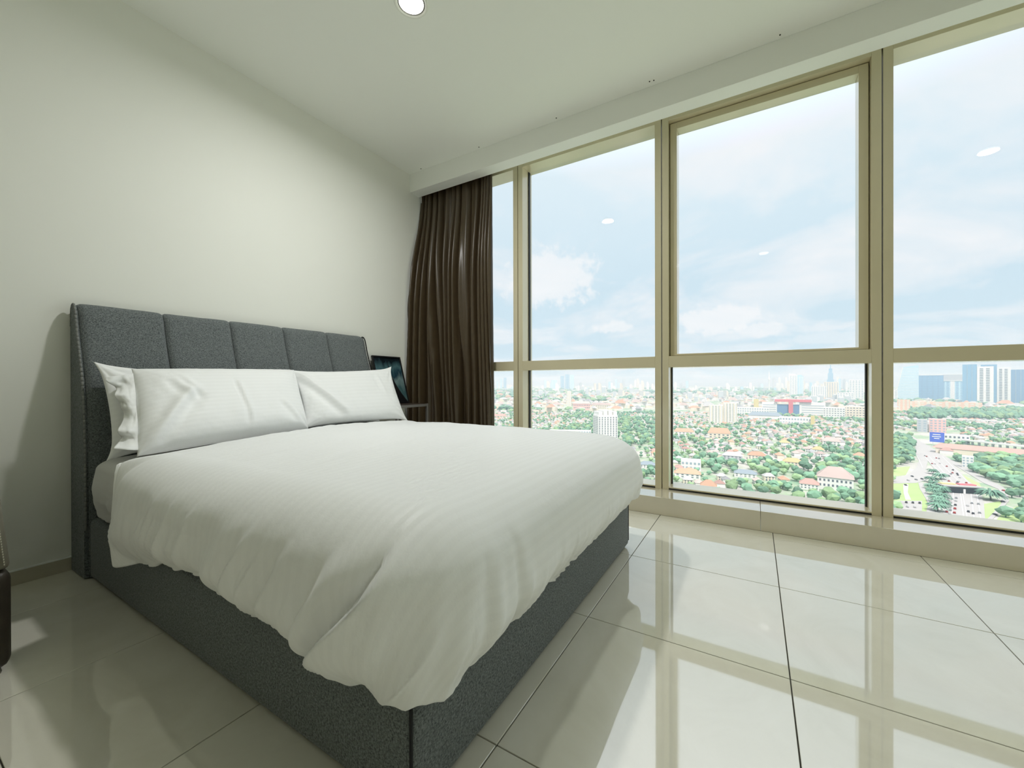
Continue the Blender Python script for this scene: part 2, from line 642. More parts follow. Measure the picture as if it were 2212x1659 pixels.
def make_downlight(x, y, label, power):
    root = empty('downlight', (x, y, ZC), label=label, cat='ceiling light', group='recessed ceiling lights')
    bm = bmesh.new()
    add_lathe(bm, [(.083, 0), (.083, -.003), (.079, -.006), (.072, -.006), (.068, -.003), (.066, .0)], (0, 0, 0))
    bm_obj('rim', bm, M['trimwhite'], root, True)
    bm = bmesh.new()
    add_lathe(bm, [(.066, -.001), (.062, -.0025), (.060, -.0015)], (0, 0, 0))
    bm_obj('reflector', bm, M['greymetal'], root, True)
    bm = bmesh.new()
    bmesh.ops.create_circle(bm, cap_ends=True, radius=.060, segments=40, matrix=Matrix.Translation((0, 0, -.0016)))
    bmesh.ops.reverse_faces(bm, faces=bm.faces)
    bm_obj('diffuser', bm, M['lamp'], root)
    l = bpy.data.lights.new('downlight_lamp', 'AREA')
    l.shape = 'DISK'
    l.size = .12
    l.spread = math.radians(168)
    l.energy = power
    l.color = (1, .995, .98)
    lo = bpy.data.objects.new('downlight_lamp', l)
    lo.location = (x, y, ZC - .012)
    COL.objects.link(lo)
    return root


for s, pw in zip(lamp_spots, (1.0, .22, .03)):
    make_downlight(*s, LAMP_POWER * pw)

# screw holes left in the ceiling along the pelmet
for (x, y, lab) in ((2.623, -.119, 'small dark screw in the ceiling, nearest the big right window'), (2.611, .535, 'small dark screw in the ceiling above the middle mullion'),
                    (2.607, .560, 'smaller dark screw beside the one above the middle mullion'), (2.624, 1.203, 'small dark screw in the ceiling above the second window'), (2.628, 1.878, 'small dark screw in the ceiling above the curtain end'),
                    (2.630, 2.50, 'small dark screw in the ceiling by the corner above the curtain')):
    bm = bmesh.new()
    bmesh.ops.create_cone(bm, cap_ends=True, segments=10, radius1=.003, radius2=.0045, depth=.004)
    o = bm_obj('ceiling_screw', bm, M['blackmetal'], label=lab, cat='screw', group='screws in the ceiling by the pelmet')
    o.location = (x, y, ZC - .0015)
# ------------------------------------------------------------------ bed
BX0, BX1, BY0, BY1, BZ = .553, 2.095, .555, 2.452, .262
bed = empty('bed', (1.32, 1.5, 0), label='queen bed upholstered in charcoal linen with a channelled headboard', cat='bed')


def to_local(o, parent):
    """keep world-space vertices while parenting under an unrotated Empty"""
    o.parent = parent
    o.location = Vector(o.location) - Vector(parent.location)
    return o


bm = bmesh.new()
add_box(bm, BX0, BX1, BY0, BY1, .006, BZ, .022, 4)
base = to_local(bm_obj('base', bm, M['linen'], smooth=True), bed)
for sx in (BX0 + .004, BX1 - .004):
    bm = bmesh.new()
    add_tube(bm, (sx, BY0 + .004, .03), (sx, BY0 + .004, BZ - .02), .0035, 8)
    to_local(bm_obj('corner_seam', bm, M['seam'], label='dark stitched seam'), bed)

HPROF = np.array([[.006, 2.452], [.3, 2.452], [.5, 2.455], [.65, 2.462], [.78, 2.475], [.87, 2.493], [.95, 2.518], [1.02, 2.543], [1.08, 2.562], [1.13, 2.575], [1.17, 2.583],
                  [1.190, 2.590], [1.203, 2.600], [1.209, 2.612], [1.208, 2.626], [1.200, 2.638], [1.180, 2.646], [1.1, 2.648], [.6, 2.648], [.006, 2.648]])


def prof_dense(n):
    d = np.r_[0, np.cumsum(np.hypot(*np.diff(HPROF, axis=0).T))]
    t = np.linspace(0, d[-1], n)
    k = np.c_[np.interp(t, d, HPROF[:, 0]), np.interp(t, d, HPROF[:, 1])]
    for _ in range(3):
        k[1:-1] = (k[:-2] + 2 * k[1:-1] + k[2:]) / 4
    return k


HX0, HX1 = .537, 2.103
hp = prof_dense(120)
bm = bmesh.new()
core = [(z, min(y + .010, 2.647)) if y < 2.6 else (z - .004, y) for z, y in hp]
ra = [bm.verts.new((HX0 + .004, y, z)) for z, y in core]
rb = [bm.verts.new((HX1 - .004, y, z)) for z, y in core]
for i in range(len(core) - 1):
    bm.faces.new((ra[i], ra[i + 1], rb[i + 1], rb[i]))
bm.faces.new(ra[::-1])
bm.faces.new(rb)
bmesh.ops.recalc_face_normals(bm, faces=bm.faces)
to_local(bm_obj('headboard', bm, M['linen']), bed)


def under(o, parent):
    """as to_local, for a sub-part under a part of the bed"""
    o.parent = parent
    w = Vector(parent.location) + (Vector(parent.parent.location) if parent.parent else Vector())
    o.location = Vector(o.location) - w
    return o


headboard = [c for c in bed.children if c.name.startswith('headboard')][0]
nz = Noise2(5)
PW = .306
for k in range(5):
    x0 = .553 + k * PW
    x1 = x0 + PW
    u = np.linspace(0, 1, 30)
    sel = hp[: int(len(hp) * .62)]
    s = np.abs(2 * u - 1)
    puff = (1 - s ** 12) ** .5
    X = (x0 + .0015 + (PW - .003) * u)[:, None] + 0 * sel[:, 0][None, :]
    nrm = np.gradient(sel, axis=0)
    nn = np.c_[-nrm[:, 1], nrm[:, 0]] / np.maximum(1e-6, np.hypot(nrm[:, 0], nrm[:, 1]))[:, None]   # (dz, dy) outward: front is -y
    nn = np.c_[nn[:, 0] * 1.0, nn[:, 1]]
    out = np.c_[nrm[:, 1], -nrm[:, 0]] / np.maximum(1e-6, np.hypot(nrm[:, 0], nrm[:, 1]))[:, None]
    h = (.017 * puff[:, None] - .007) * (1 - .55 * smoothstep(1.165, 1.2, sel[:, 0]))[None, :] + .002 * nz.fbm(X * 9, sel[:, 0][None, :] * 5 + 3 * k, 3)
    Z = sel[:, 0][None, :] + out[:, 0][None, :] * h
    Yy = sel[:, 1][None, :] + out[:, 1][None, :] * h
    o = mesh_obj('panel', grid_mesh('panel', np.stack([X, Yy, Z], -1)), M['linen'], smooth=True)
    under(o, headboard)

for x, mm in ((HX0 + .006, 'piping'), (HX1 - .004, 'seam')):
    bm = bmesh.new()
    pts = [(x, y - .002, z) for z, y in hp[10: int(len(hp) * .56)]]
    for a, b in zip(pts[:-1], pts[1:]):
        add_tube(bm, a, b, .0042, 8)
    under(bm_obj('piping', bm, M[mm], smooth=True, label='pale grey piping along the edge' if mm == 'piping' else 'dark piping along the edge'), headboard)


# ------------------------------------------------------------------ draped bedding
def rounded_outline(verts, n):
    """closed counter-clockwise outline with a radius per corner, resampled evenly: points, outward normals, arc length"""
    pts = []
    m = len(verts)
    for i in range(m):
        p, r = np.array(verts[i][:2]), verts[i][2]
        a, b = np.array(verts[i - 1][:2]), np.array(verts[(i + 1) % m][:2])
        da, db = (a - p) / np.linalg.norm(a - p), (b - p) / np.linalg.norm(b - p)
        ang = math.acos(np.clip(da @ db, -1, 1))
        t = r / math.tan(ang / 2)
        p0, p1 = p + da * t, p + db * t
        for s in np.linspace(0, 1, 24):
            q = (1 - s) ** 2 * p0 + 2 * s * (1 - s) * p + s * s * p1
            # blend the quadratic towards a true arc
            c = p + (da + db) / np.linalg.norm(da + db) * (r / math.sin(ang / 2))
            v = q - c
            pts.append(c + v / np.linalg.norm(v) * r)
    pts = np.array(pts + [pts[0]])
    d = np.r_[0, np.cumsum(np.linalg.norm(np.diff(pts, axis=0), axis=1))]
    s = np.linspace(0, d[-1], n, endpoint=False)
    C = np.c_[np.interp(s, d, pts[:, 0]), np.interp(s, d, pts[:, 1])]
    T = np.roll(C, -2, 0) - np.roll(C, 2, 0)
    T /= np.linalg.norm(T, axis=1)[:, None]
    return C, np.c_[T[:, 1], -T[:, 0]], s, d[-1]


def drape(name, C, Nn, S, R, RZ, top, hem, curl, axis_x, axis_y, disp, material, K=(44, 26, 46, 12), keep_out=None, taper=None):
    """A cloth over a bed: flat top, rounded shoulder, hanging side, hem curled inwards.
    R, RZ, hem, curl: arrays along the outline; top(x, y); disp(S, depth, k) -> outward displacement."""
    n = len(S)
    taper = np.zeros(n) if taper is None else taper
    cols, dep, arc = [], [], []
    inset = C - Nn * R[:, None]
    kn = np.hanning(2 * (n // 24) + 1)
    kn /= kn.sum()
    m_ = n // 12
    for _ in range(2):
        inset = np.stack([np.convolve(np.r_[inset[-m_:, i], inset[:, i], inset[:m_, i]], kn, 'same')[m_:-m_] for i in (0, 1)], 1)
    mid = np.c_[np.clip(C[:, 0], *axis_x), np.clip(C[:, 1], *axis_y)]
    tz = lambda p: top(p[:, 0], p[:, 1])
    for s in np.linspace(0, 1, K[0], endpoint=False):
        s2 = 1 - (1 - s) ** 1.25
        p = mid + (inset - mid) * s2
        cols.append(np.c_[p, tz(p)])
        dep.append(np.zeros(n))
    edge = tz(inset)
    for th in np.linspace(0, math.pi / 2, K[1], endpoint=False):
        p = inset + (C - inset) * math.sin(th)
        cols.append(np.c_[p, edge - RZ * (1 - math.cos(th))])
        dep.append(RZ * (1 - math.cos(th)))
    zb = np.minimum(edge - RZ - .002, hem + curl)
    for s in np.linspace(0, 1, K[2], endpoint=False):
        z = (edge - RZ) * (1 - s) + zb * s
        p = C + Nn * (.010 * math.sin(s * math.pi) - taper * (max(0, s - .45) / .55) ** 1.7)[:, None]
        cols.append(np.c_[p, z])
        dep.append(edge - z)
    for th in np.linspace(0, math.pi * .98, K[3]):
        p = C - Nn * (taper + curl * (1 - math.cos(th)))[:, None]
        z = zb - curl * math.sin(th)
        cols.append(np.c_[p, z])
        dep.append(edge - z + 0 * th)
    P = np.stack(cols, 1)
    D = np.stack(dep, 1)
    seg = np.linalg.norm(np.diff(P, axis=1), axis=2)
    A = np.concatenate([np.zeros((n, 1)), np.cumsum(seg, 1)], 1)
    a0 = A[:, K[0]][:, None]
    flat = inset[:, None, :] + Nn[:, None, :] * np.maximum(0, A - a0)[..., None]
    inner = np.arange(P.shape[1]) < K[0]
    UV = np.where(inner[None, :, None], P[..., :2], flat)
    k = np.arange(P.shape[1])[None, :] / P.shape[1]
    last = np.linspace(1, 0, K[3]) ** .5
    f = np.ones(P.shape[1])
    f[-K[3]:] = last
    d, dz = disp(S[:, None] + 0 * D, D, P)
    P = P.copy()
    P[..., :2] += Nn[:, None, :] * (d * f[None, :])[..., None]
    P[..., 2] += dz * f[None, :]
    if keep_out:
        low = (np.arange(P.shape[1]) >= K[0] + K[1] + 4)[None, :]
        x0, x1, y0 = keep_out
        lim = lambda v: np.broadcast_to(v[:, None], P.shape[:2])
        nx, ny = lim(Nn[:, 0]), lim(Nn[:, 1])
        P[..., 0] = np.where(low & (nx < -.88), np.minimum(P[..., 0], x0), P[..., 0])
        P[..., 0] = np.where(low & (nx > .88), np.maximum(P[..., 0], x1), P[..., 0])
        P[..., 1] = np.where(low & (ny < -.88), np.minimum(P[..., 1], y0), P[..., 1])
    me = grid_mesh(name, P, True, UV)
    bm = bmesh.new()
    bm.from_mesh(me)
    bmesh.ops.remove_doubles(bm, verts=bm.verts, dist=1e-5)
    bmesh.ops.recalc_face_normals(bm, faces=bm.faces)
    bm.to_mesh(me)
    bm.free()
    return mesh_obj(name, me, material, smooth=True)


n1, n2, n3 = Noise2(21), Noise2(22), Noise2(23)

# mattress under a fitted sheet
C, Nn, S, L = rounded_outline([(.552, 2.412, .06), (.552, .585, .08), (2.088, .585, .08), (2.088, 2.412, .06)], 420)


def mat_disp(s, d, P):
    e = smoothstep(.03, .2, d)
    w = .012 * e * n1.fbm(P[..., 1] * 5 + d * 3, d * 16 + s * .5, 4) + .006 * e * n2(s * 38, d * 6)
    return w - .012 * smoothstep(.16, .28, d), .003 * n3.fbm(P[..., 0] * 6, P[..., 1] * 6, 3)


ones = np.ones(len(S))
mattress = drape('mattress', C, Nn, S, .055 * ones, .05 * ones, lambda x, y: .528 + 0 * x, (.284 + .008 * n1(S * 9, 0 * S)), .014 * ones, (1.32, 1.32), (1.5, 1.5), mat_disp, M['sheet'], (16, 12, 30, 8))
tag(mattress, 'mattress in a wrinkled white fitted sheet, showing at the head corner of the bed', 'mattress')

# duvet
C, Nn, S, L = rounded_outline([(.470, 1.86, .055), (.470, .462, .21), (2.128, .462, .20), (2.128, 2.15, .05), (1.50, 2.15, .25), (.95, 2.01, .5)], 1000)
head = smoothstep(.45, .9, Nn[:, 1])              # 1 along the free end at the pillows, 0 where it hangs
head = np.where(C[:, 1] > 1.7, head, 0)
w = 1 - head
left = smoothstep(.3, .9, -Nn[:, 0])
foot = smoothstep(.3, .9, -Nn[:, 1])
kern = np.hanning(161)
kern /= kern.sum()
ws = np.convolve(np.r_[w[-200:], w, w[:200]], kern, 'same')[200:-200]
R = .05 + .14 * ws
RZ = .028 + .115 * w
hl = np.interp(C[:, 1], [.46, .70, .85, 1.29, 1.6, 1.75, 1.86], [.242, .250, .260, .290, .275, .235, .222])
hf = np.interp(C[:, 0], [.47, .62, .77, 1.0, 1.4, 1.75, 2.13], [.242, .238, .245, .256, .258, .268, .275])
wl_, wf_ = np.maximum(0, -Nn[:, 0]) ** 2, np.maximum(0, -Nn[:, 1]) ** 2
wr_ = 1 - np.minimum(1, wl_ + wf_)
hem_hang = (hl * wl_ + hf * wf_ + .27 * wr_) / (wl_ + wf_ + wr_) + .006 * n1.fbm(S * 7, 0 * S + 3, 2) + .007 * n2(S * 24, 0 * S)
hem = hem_hang * w + .560 * head
curl = .008 * w + .006


def duvet_top(x, y):
    b = .586 + .012 * np.sin(np.clip((x - .6) / 1.5, 0, 1) * math.pi) - .010 * smoothstep(1.0, .6, y)
    b = b + .008 * n1.fbm(x * 2.1, y * 2.6, 3)
    # long soft wrinkles running away from the near foot corner, and gathers by the pillows
    b = b + .0035 * n2.fbm(x * 3 + y * 2, (y - x * .25) * 11, 3)
    b = b + .004 * np.exp(-((y - 1.95 - .1 * x) / .12) ** 2) * n3.fbm(x * 22, y * 6, 2)
    return b


def corner_dist(P):
    return np.hypot(P[..., 0] - .62, P[..., 1] - .60)


# arc positions of the near foot corner
ic = int(np.argmin((C[:, 0] - .53) ** 2 + (C[:, 1] - .52) ** 2))
SC = S[ic]


def ridge(x):
    return 1 - np.abs(x) * 2


def duvet_disp(s, d, P):
    hang = np.broadcast_to(w[:, None], d.shape)
    lf = np.broadcast_to(left[:, None], d.shape)
    ft = np.broadcast_to(foot[:, None], d.shape)
    dd = d / .32
    # folds lean: going down they run back along the outline
    sl = s + .42 * d * (1 + 1.0 * np.exp(-((s - SC) / .5) ** 2))
    e1 = smoothstep(.02, .26, d) * hang
    f = .014 * e1 * lf * (n1.fbm(sl * 6.5, d * 1.6, 2) + .3 * n2(sl * 17, d * 2))
    # narrow stretched ridges with a crisp crest
    for fr, am, sk, sd in ((8.5, .0140, 0.0, 0), (14.0, .0095, .10, 3), (24.0, .0045, -.08, 6)):
        rn = np.abs(n3((sl + sk * d) * fr + 11 * sd, d * .9 + sd))
        f += am * smoothstep(.03 + .01 * sd, .20, d) * hang * lf * ((1 - np.minimum(1, rn * 2.2)) ** 1.6 - .35)
    # foot: tight gathers that grow towards the hem
    e2 = smoothstep(.13, .31, d) * hang
    sf = s + .25 * d
    f += e2 * ft * (.012 * n1.fbm(sf * 12, d * 1.5 + 9, 2) + .008 * n2(sf * 29, d * 2))
    for fr, am, sd in ((17.0, .013, 1), (30.0, .0065, 2)):
        rn = np.abs(n2((sf + .1 * d) * fr + 5 * sd, d * 1.3 + sd))
        f += am * smoothstep(.17, .30, d) * hang * ft * ((1 - np.minimum(1, rn * 2.0)) ** 1.5 - .35)
    # corner: a fan of stretched folds round a fat lobe, cut by one deep crease
    cw = np.exp(-((s - SC) / .30) ** 2) * hang
    f += cw * smoothstep(.0, .25, d) * .014 * n2.fbm((s - SC) * 16 + d * 5, d * 2 + 4, 2)
    ac = SC - .02 - .62 * np.maximum(0, d - .0) - .25 * np.maximum(0, d - .12) ** 1.0
    q = (s - ac)
    deep = smoothstep(.015, .12, d)
    lobe = np.where(q > 0, np.exp(-np.maximum(q, 0) / .085), 0) * smoothstep(-.006, .006, q)
    f += .034 * deep * lobe * hang
    f += -.020 * deep * np.where(q < .004, np.exp(np.minimum(q, 0) / .022), np.exp(-np.maximum(q, 0) / .003)) * hang
    f += .010 * deep * np.exp(-((q + .075) / .04) ** 2) * hang
    for (off, dpt, wd, amp) in ((-.16, .55, .014, -.020), (-.30, .6, .016, -.016), (.17, .1, .02, -.013), (.27, -.05, .018, -.011), (-.47, .5, .02, -.015)):
        q2 = s - (SC + off - dpt * d)
        f += amp * smoothstep(.05, .22, d) * np.exp(-(q2 / wd) ** 2) * hang
        f += -.6 * amp * smoothstep(.05, .22, d) * np.exp(-((q2 - .035) / .03) ** 2) * hang
    f = f + .004 * hang * n3.fbm(s * 4, d * 8, 3) * smoothstep(0, .08, d)
    dz = -.010 * smoothstep(.2, .34, d) * hang * np.abs(n2(s * 9, d * 0 + 2))
    return f, dz


duvet = drape('duvet', C, Nn, S, R, RZ, duvet_top, hem, curl, (1.32, 1.32), (1.28, 1.28), duvet_disp, M['duvet'], keep_out=(.537, 2.112, .539), taper=.052 * w * (1 - 3.7 * (Nn[:, 0] * Nn[:, 1]) ** 2) * smoothstep(.8, .3, Nn[:, 0]) * (1 - smoothstep(-.05, .3, Nn[:, 1])))
sol = duvet.modifiers.new('layer', 'SOLIDIFY')
sol.thickness = .006
sol.offset = -1
tag(duvet, 'plump white striped duvet spread over the bed, hanging in folds at the foot', 'duvet')


# ------------------------------------------------------------------ pillows
def pillow(name, TL, TR, BL, BR, T, seed, label, folds=(), ear=1.0, pinch=.06):
    nu, nv = 110, 74
    nA, nB = Noise2(seed), Noise2(seed + 50)
    u = np.sin(np.linspace(-1, 1, nu) * math.pi / 2) * .55 + np.linspace(-1, 1, nu) * .45
    v = np.sin(np.linspace(-1, 1, nv) * math.pi / 2) * .55 + np.linspace(-1, 1, nv) * .45
    U, V = np.meshgrid(u, v, indexing='ij')
    pin = pinch * .65
    Uo = U * (1 - pin * (1 - V ** 2) * np.abs(U) ** 4)
    Vo = V * (1 - pinch * (1 - U ** 2) * np.abs(V) ** 4)
    # limp corners stand out a little as ears
    c = (np.abs(U) * np.abs(V)) ** 9
    Uo, Vo = Uo * (1 + .03 * ear * c), Vo * (1 + .05 * ear * c)
    TL, TR, BL, BR = map(np.array, (TL, TR, BL, BR))
    a, b = (Uo + 1) / 2, (Vo + 1) / 2
    base = (BL * (1 - a)[..., None] + BR * a[..., None]) * (1 - b)[..., None] + (TL * (1 - a)[..., None] + TR * a[..., None]) * b[..., None]
    nrm = np.cross(BR - BL, TL - BL)
    nrm = nrm / np.linalg.norm(nrm)
    W_, H_ = np.linalg.norm(BR - BL), np.linalg.norm(TL - BL)
    th = T * ((1 - np.abs(U) ** 4.5) * (1 - np.abs(V) ** 3.2)) ** .5 * (1 - .16 * V)
    edge = 1 - ((1 - np.abs(U) ** 4) * (1 - np.abs(V) ** 4)) ** .5
    wr = 0
    for cu, cv in ((-1, -1), (-1, 1), (1, -1), (1, 1)):
        dx, dy = (U - cu) * W_ / 2, (V - cv) * H_ / 2
        rr, an = np.hypot(dx, dy), np.arctan2(dy, dx)
        wr = wr + .016 * np.exp(-(rr / .17) ** 2) * nA(an * 4.2 + 10 * cu, rr * 4 + cv) * smoothstep(0, .06, rr)
    wr = wr + .006 * nB.fbm(U * W_ * 5, V * H_ * 5, 3) + .004 * edge * nA(U * W_ * 26 + V * 3, V * H_ * 26 + U * 3)
    for (u0, v0, u1, v1, wd, amp) in folds:
        px, py = (U - u0) * W_ / 2, (V - v0) * H_ / 2
        ex, ey = (u1 - u0) * W_ / 2, (v1 - v0) * H_ / 2
        ln = math.hypot(ex, ey)
        al = (px * ex + py * ey) / ln
        ac = (px * -ey + py * ex) / ln
        along = smoothstep(-.02, .05, al) * (1 - smoothstep(ln - .05, ln + .02, al))
        wr = wr + along * amp * (np.exp(-(ac / wd) ** 2) - .7 * np.exp(-((ac + 1.8 * wd) / (1.3 * wd)) ** 2))
    rim = ((1 - U ** 2) * (1 - V ** 2)) ** .35
    front = base + nrm * ((th + wr * rim)[..., None])
    back = base - nrm * ((th * .8)[..., None])
    UV = np.stack([U * W_ / 2, V * H_ / 2], -1)
    P = np.concatenate([front.reshape(-1, 3), back.reshape(-1, 3)])
    idx = np.arange(nu * nv).reshape(nu, nv)
    q1 = np.stack([idx[:-1, :-1], idx[1:, :-1], idx[1:, 1:], idx[:-1, 1:]], -1).reshape(-1, 4)
    q2 = (q1 + nu * nv)[:, ::-1]
    me = bpy.data.meshes.new(name)
    me.from_pydata(P.tolist(), [], np.concatenate([q1, q2]).tolist())
    uvl = me.uv_layers.new(name='uv')
    li = np.empty(len(me.loops), dtype=np.int32)
    me.loops.foreach_get('vertex_index', li)
    uvl.data.foreach_set('uv', np.concatenate([UV.reshape(-1, 2)] * 2)[li].astype(np.float32).ravel())
    bm = bmesh.new()
    bm.from_mesh(me)
    bmesh.ops.remove_doubles(bm, verts=bm.verts, dist=2e-4)
    bmesh.ops.recalc_face_normals(bm, faces=bm.faces)
    bm.to_mesh(me)
    bm.free()
    return mesh_obj(name, me, M['pillow'], smooth=True, label=label, cat='pillow', group='white pillows against the headboard')


pa = lambda x, y, Y: tuple(pix_at(x, y, 1, Y))
pillow('pillow', pa(286, 798, 2.335), pa(634, 800, 2.37), (.600, 2.06, .560), (1.372, 2.175, .585), .082, 31,
       'large white pillow in front, on the side nearer the camera', folds=((-.98, -.95, -.50, .30, .026, .022), (-.70, .60, -.48, -.1, .016, .010), (-.62, .62, -.36, 0, .014, .008), (.02, .50, .12, -.85, .010, .009), (.55, -.2, .85, -.9, .014, .010)), pinch=.025, ear=.3)
pillow('pillow', pa(632, 803, 2.40), pa(842, 797, 2.315), (1.395, 2.235, .592), (2.105, 2.165, .586), .052, 32,
       'white pillow in front, on the window side beside the small table', folds=((-1.0, .95, -.25, -.75, .022, .018), (.55, .7, .62, -.1, .014, .008)), ear=2.0)
pillow('pillow', pa(213, 789, 2.42), pa(560, 812, 2.455), (.57, 2.235, .545), (1.36, 2.34, .56), .045, 33,
       'white pillow behind, its corner sticking out near the left end of the headboard', ear=1.6)
pillow('pillow', pa(655, 814, 2.452), pa(797, 807, 2.452), (1.42, 2.385, .56), (2.06, 2.385, .56), .024, 34,
       'white pillow almost hidden behind the window-side front pillow')

# the open end of the front pillow's case hangs limp past the filling
front_pillow = [o for o in COL.objects if o.name == 'pillow'][0]
tt, vv_ = np.linspace(0, 1, 26), np.linspace(0, 1, 60)
Tt, Vv = np.meshgrid(tt, vv_, indexing='ij')
in0, in1 = np.array((.622, 2.085, .575)), np.array(pa(293, 805, 2.325))
ou0, ou1 = np.array(pa(249, 968, 2.105)), np.array(pa(237, 816, 2.345))
fn = Noise2(301)
wv = Tt * (.020 * np.sin(Vv * 17 + 2 * fn(Vv * 3, Tt * 2)) + .022 * fn.fbm(Vv * 7, Tt * 2, 3))
inn = in0 * (1 - Vv)[..., None] + in1 * Vv[..., None]
out_ = ou0 * (1 - Vv)[..., None] + ou1 * Vv[..., None]
Pf = inn * (1 - Tt)[..., None] + out_ * Tt[..., None]
Pf[..., 0] += .026 * Tt * np.sin(Vv * math.pi) + .6 * wv - .010 * Tt * np.exp(-((Vv - .97) / .05) ** 2)
Pf[..., 1] += -.020 * np.sin(Tt * math.pi) + wv
fl = mesh_obj('case_end', grid_mesh('case_end', Pf, False, np.stack([Tt * .1, Vv * .4], -1)), M['pillow'], front_pillow, True, label='limp open end of the pillowcase')
so = fl.modifiers.new('cloth', 'SOLIDIFY')
so.thickness = .002

# ------------------------------------------------------------------ curtain
nu, nv = 420, 90
uu, vv = np.linspace(0, 1, nu), np.linspace(0, 1, nv)
U, V = np.meshgrid(uu, vv, indexing='ij')              # V: 0 at the top, 1 at the hem
cn, cn2 = Noise2(71), Noise2(72)
ph = 2 * math.pi * (12.0 * U + .9 * cn(U * 7, V * 1.2) + .25 * cn2(U * 3, V * 2.5))
amp = (.024 + .034 * smoothstep(.02, .35, V)) * (1 + .45 * cn(U * 9 + 40, V * .8))
fold = np.sin(ph) + .35 * np.sin(2 * ph + 1.0 + 2 * cn2(U * 5, V * 2)) + .22 * np.sin(3 * ph + 3 * cn2(U * 4 + 9, V * 1.5)) + .12 * cn(U * 60, V * 1.4)
Xc = 2.823 - .022 * smoothstep(.05, .4, V) + amp * fold * (1 - .2 * U)
Yc = 2.640 - .765 * U - .012 * np.cos(ph) - .015 * U * V
# the end by the headboard wall swells out under the pelmet
sw = np.exp(-(U / .17) ** 2) * smoothstep(.03, .5, V)
Xc = Xc - sw * .125 - .02 * smoothstep(.1, .6, V) * (1 - U)
Xc = np.minimum(Xc, 2.893)
top_lim = smoothstep(.0, .03, V)
Xc = np.where(V < .06, np.maximum(Xc, PB + .012), Xc)
Zc = 2.690 - (2.690 - .135) * V + .006 * np.sin(ph) * V
curtain = empty('curtain', (2.815, 2.26, .135), label='floor-length dark brown satin curtain drawn to the bed wall corner', cat='curtain')
o = mesh_obj('drape', grid_mesh('drape', np.stack([Xc, Yc, Zc], -1)), M['curtain'], smooth=True)
so = o.modifiers.new('thick', 'SOLIDIFY')
so.thickness = .0015
to_local(o, curtain)
bm = bmesh.new()
add_box(bm, 2.800, 2.830, YN + .02, YW - .003, 2.694, ZC, .002, 1)
bm_obj('curtain_track', bm, M['rod'], label='white curtain track hidden in the slot behind the pelmet', cat='curtain track')
bm = bmesh.new()
add_tube(bm, (2.772, 2.632, 2.50), (2.772, 2.632, 2.69), .003, 8)
to_local(bm_obj('draw_cord', bm, M['curtain_tape'], label='short white cord at the wall end'), curtain)

# ------------------------------------------------------------------ bedside table and picture
TZ = .672
table = empty('bedside_table', (2.32, 2.47, 0), label='small open bedside table with thin grey legs between bed and curtain', cat='table')
tx0, tx1, ty0, ty1 = 2.165, 2.495, 2.315, 2.640
to_local(box('tabletop', tx0, tx1, ty0, ty1, TZ - .004, TZ, M['darkwood'], None, .001, 1), table)
bm = bmesh.new()
add_box(bm, tx0, tx1, ty0 - .003, ty0 + .004, TZ - .022, TZ - .002, .001, 1)
add_box(bm, tx0, tx1, ty1 - .004, ty1, TZ - .022, TZ - .004, .001, 1)
add_box(bm, tx0, tx0 + .006, ty0 + .004, ty1 - .004, TZ - .022, TZ - .004, .001, 1)
add_box(bm, tx1 - .006, tx1, ty0 + .004, ty1 - .004, TZ - .022, TZ - .004, .001, 1)
to_local(bm_obj('edge_band', bm, M['greymetal'], label='grey metal edge band'), table)
for x in (tx0 + .009, tx1 + .006):
    for y in (ty0 + .004, ty1 - .012):
        bm = bmesh.new()
        add_box(bm, x - .009, x + .009, y - .009, y + .009, .0, TZ + .001, .003, 2)
        to_local(bm_obj('leg', bm, M['greymetal']), table)
bm = bmesh.new()
add_box(bm, tx0 + .01, tx1 - .004, ty0 + .01, ty1 - .012, .20, .212, .001, 1)
to_local(bm_obj('shelf', bm, M['darkwood']), table)

# framed print, leaning on the wall
FW, FH, FT = .300, .405, .016


def print_mat():
    m = bpy.data.materials.new('tower_print_sky')
    m.use_nodes = True
    nt = m.node_tree
    b = nt.nodes['Principled BSDF']
    b.inputs['Roughness'].default_value = .22
    tc = N(nt, 'ShaderNodeTexCoord')
    n = N(nt, 'ShaderNodeTexNoise')
    n.inputs['Scale'].default_value = 7
    n.inputs['Detail'].default_value = 5
    mp = N(nt, 'ShaderNodeMapping')
    mp.inputs['Scale'].default_value = (2.2, 1, .8)
    nt.links.new(tc.outputs['Object'], mp.inputs[0])
    nt.links.new(mp.outputs[0], n.inputs['Vector'])
    sep = N(nt, 'ShaderNodeSeparateXYZ')
    nt.links.new(tc.outputs['Object'], sep.inputs[0])
    h = math_node(nt, 'DIVIDE', sep.outputs[2], FH)
    t = math_node(nt, 'ADD', h, math_node(nt, 'MULTIPLY', math_node(nt, 'SUBTRACT', n.outputs[0], .5), .55))
    r = ramp(nt, t, [(.0, (.10, .16, .16)), (.30, (.05, .11, .12)), (.48, (.17, .25, .26)), (.60, (.012, .04, .065)), (.74, (.07, .15, .17)), (.90, (.008, .018, .025)), (.98, (.004, .008, .01))])
    nt.links.new(r.outputs[0], b.inputs['Base Color'])
    return m


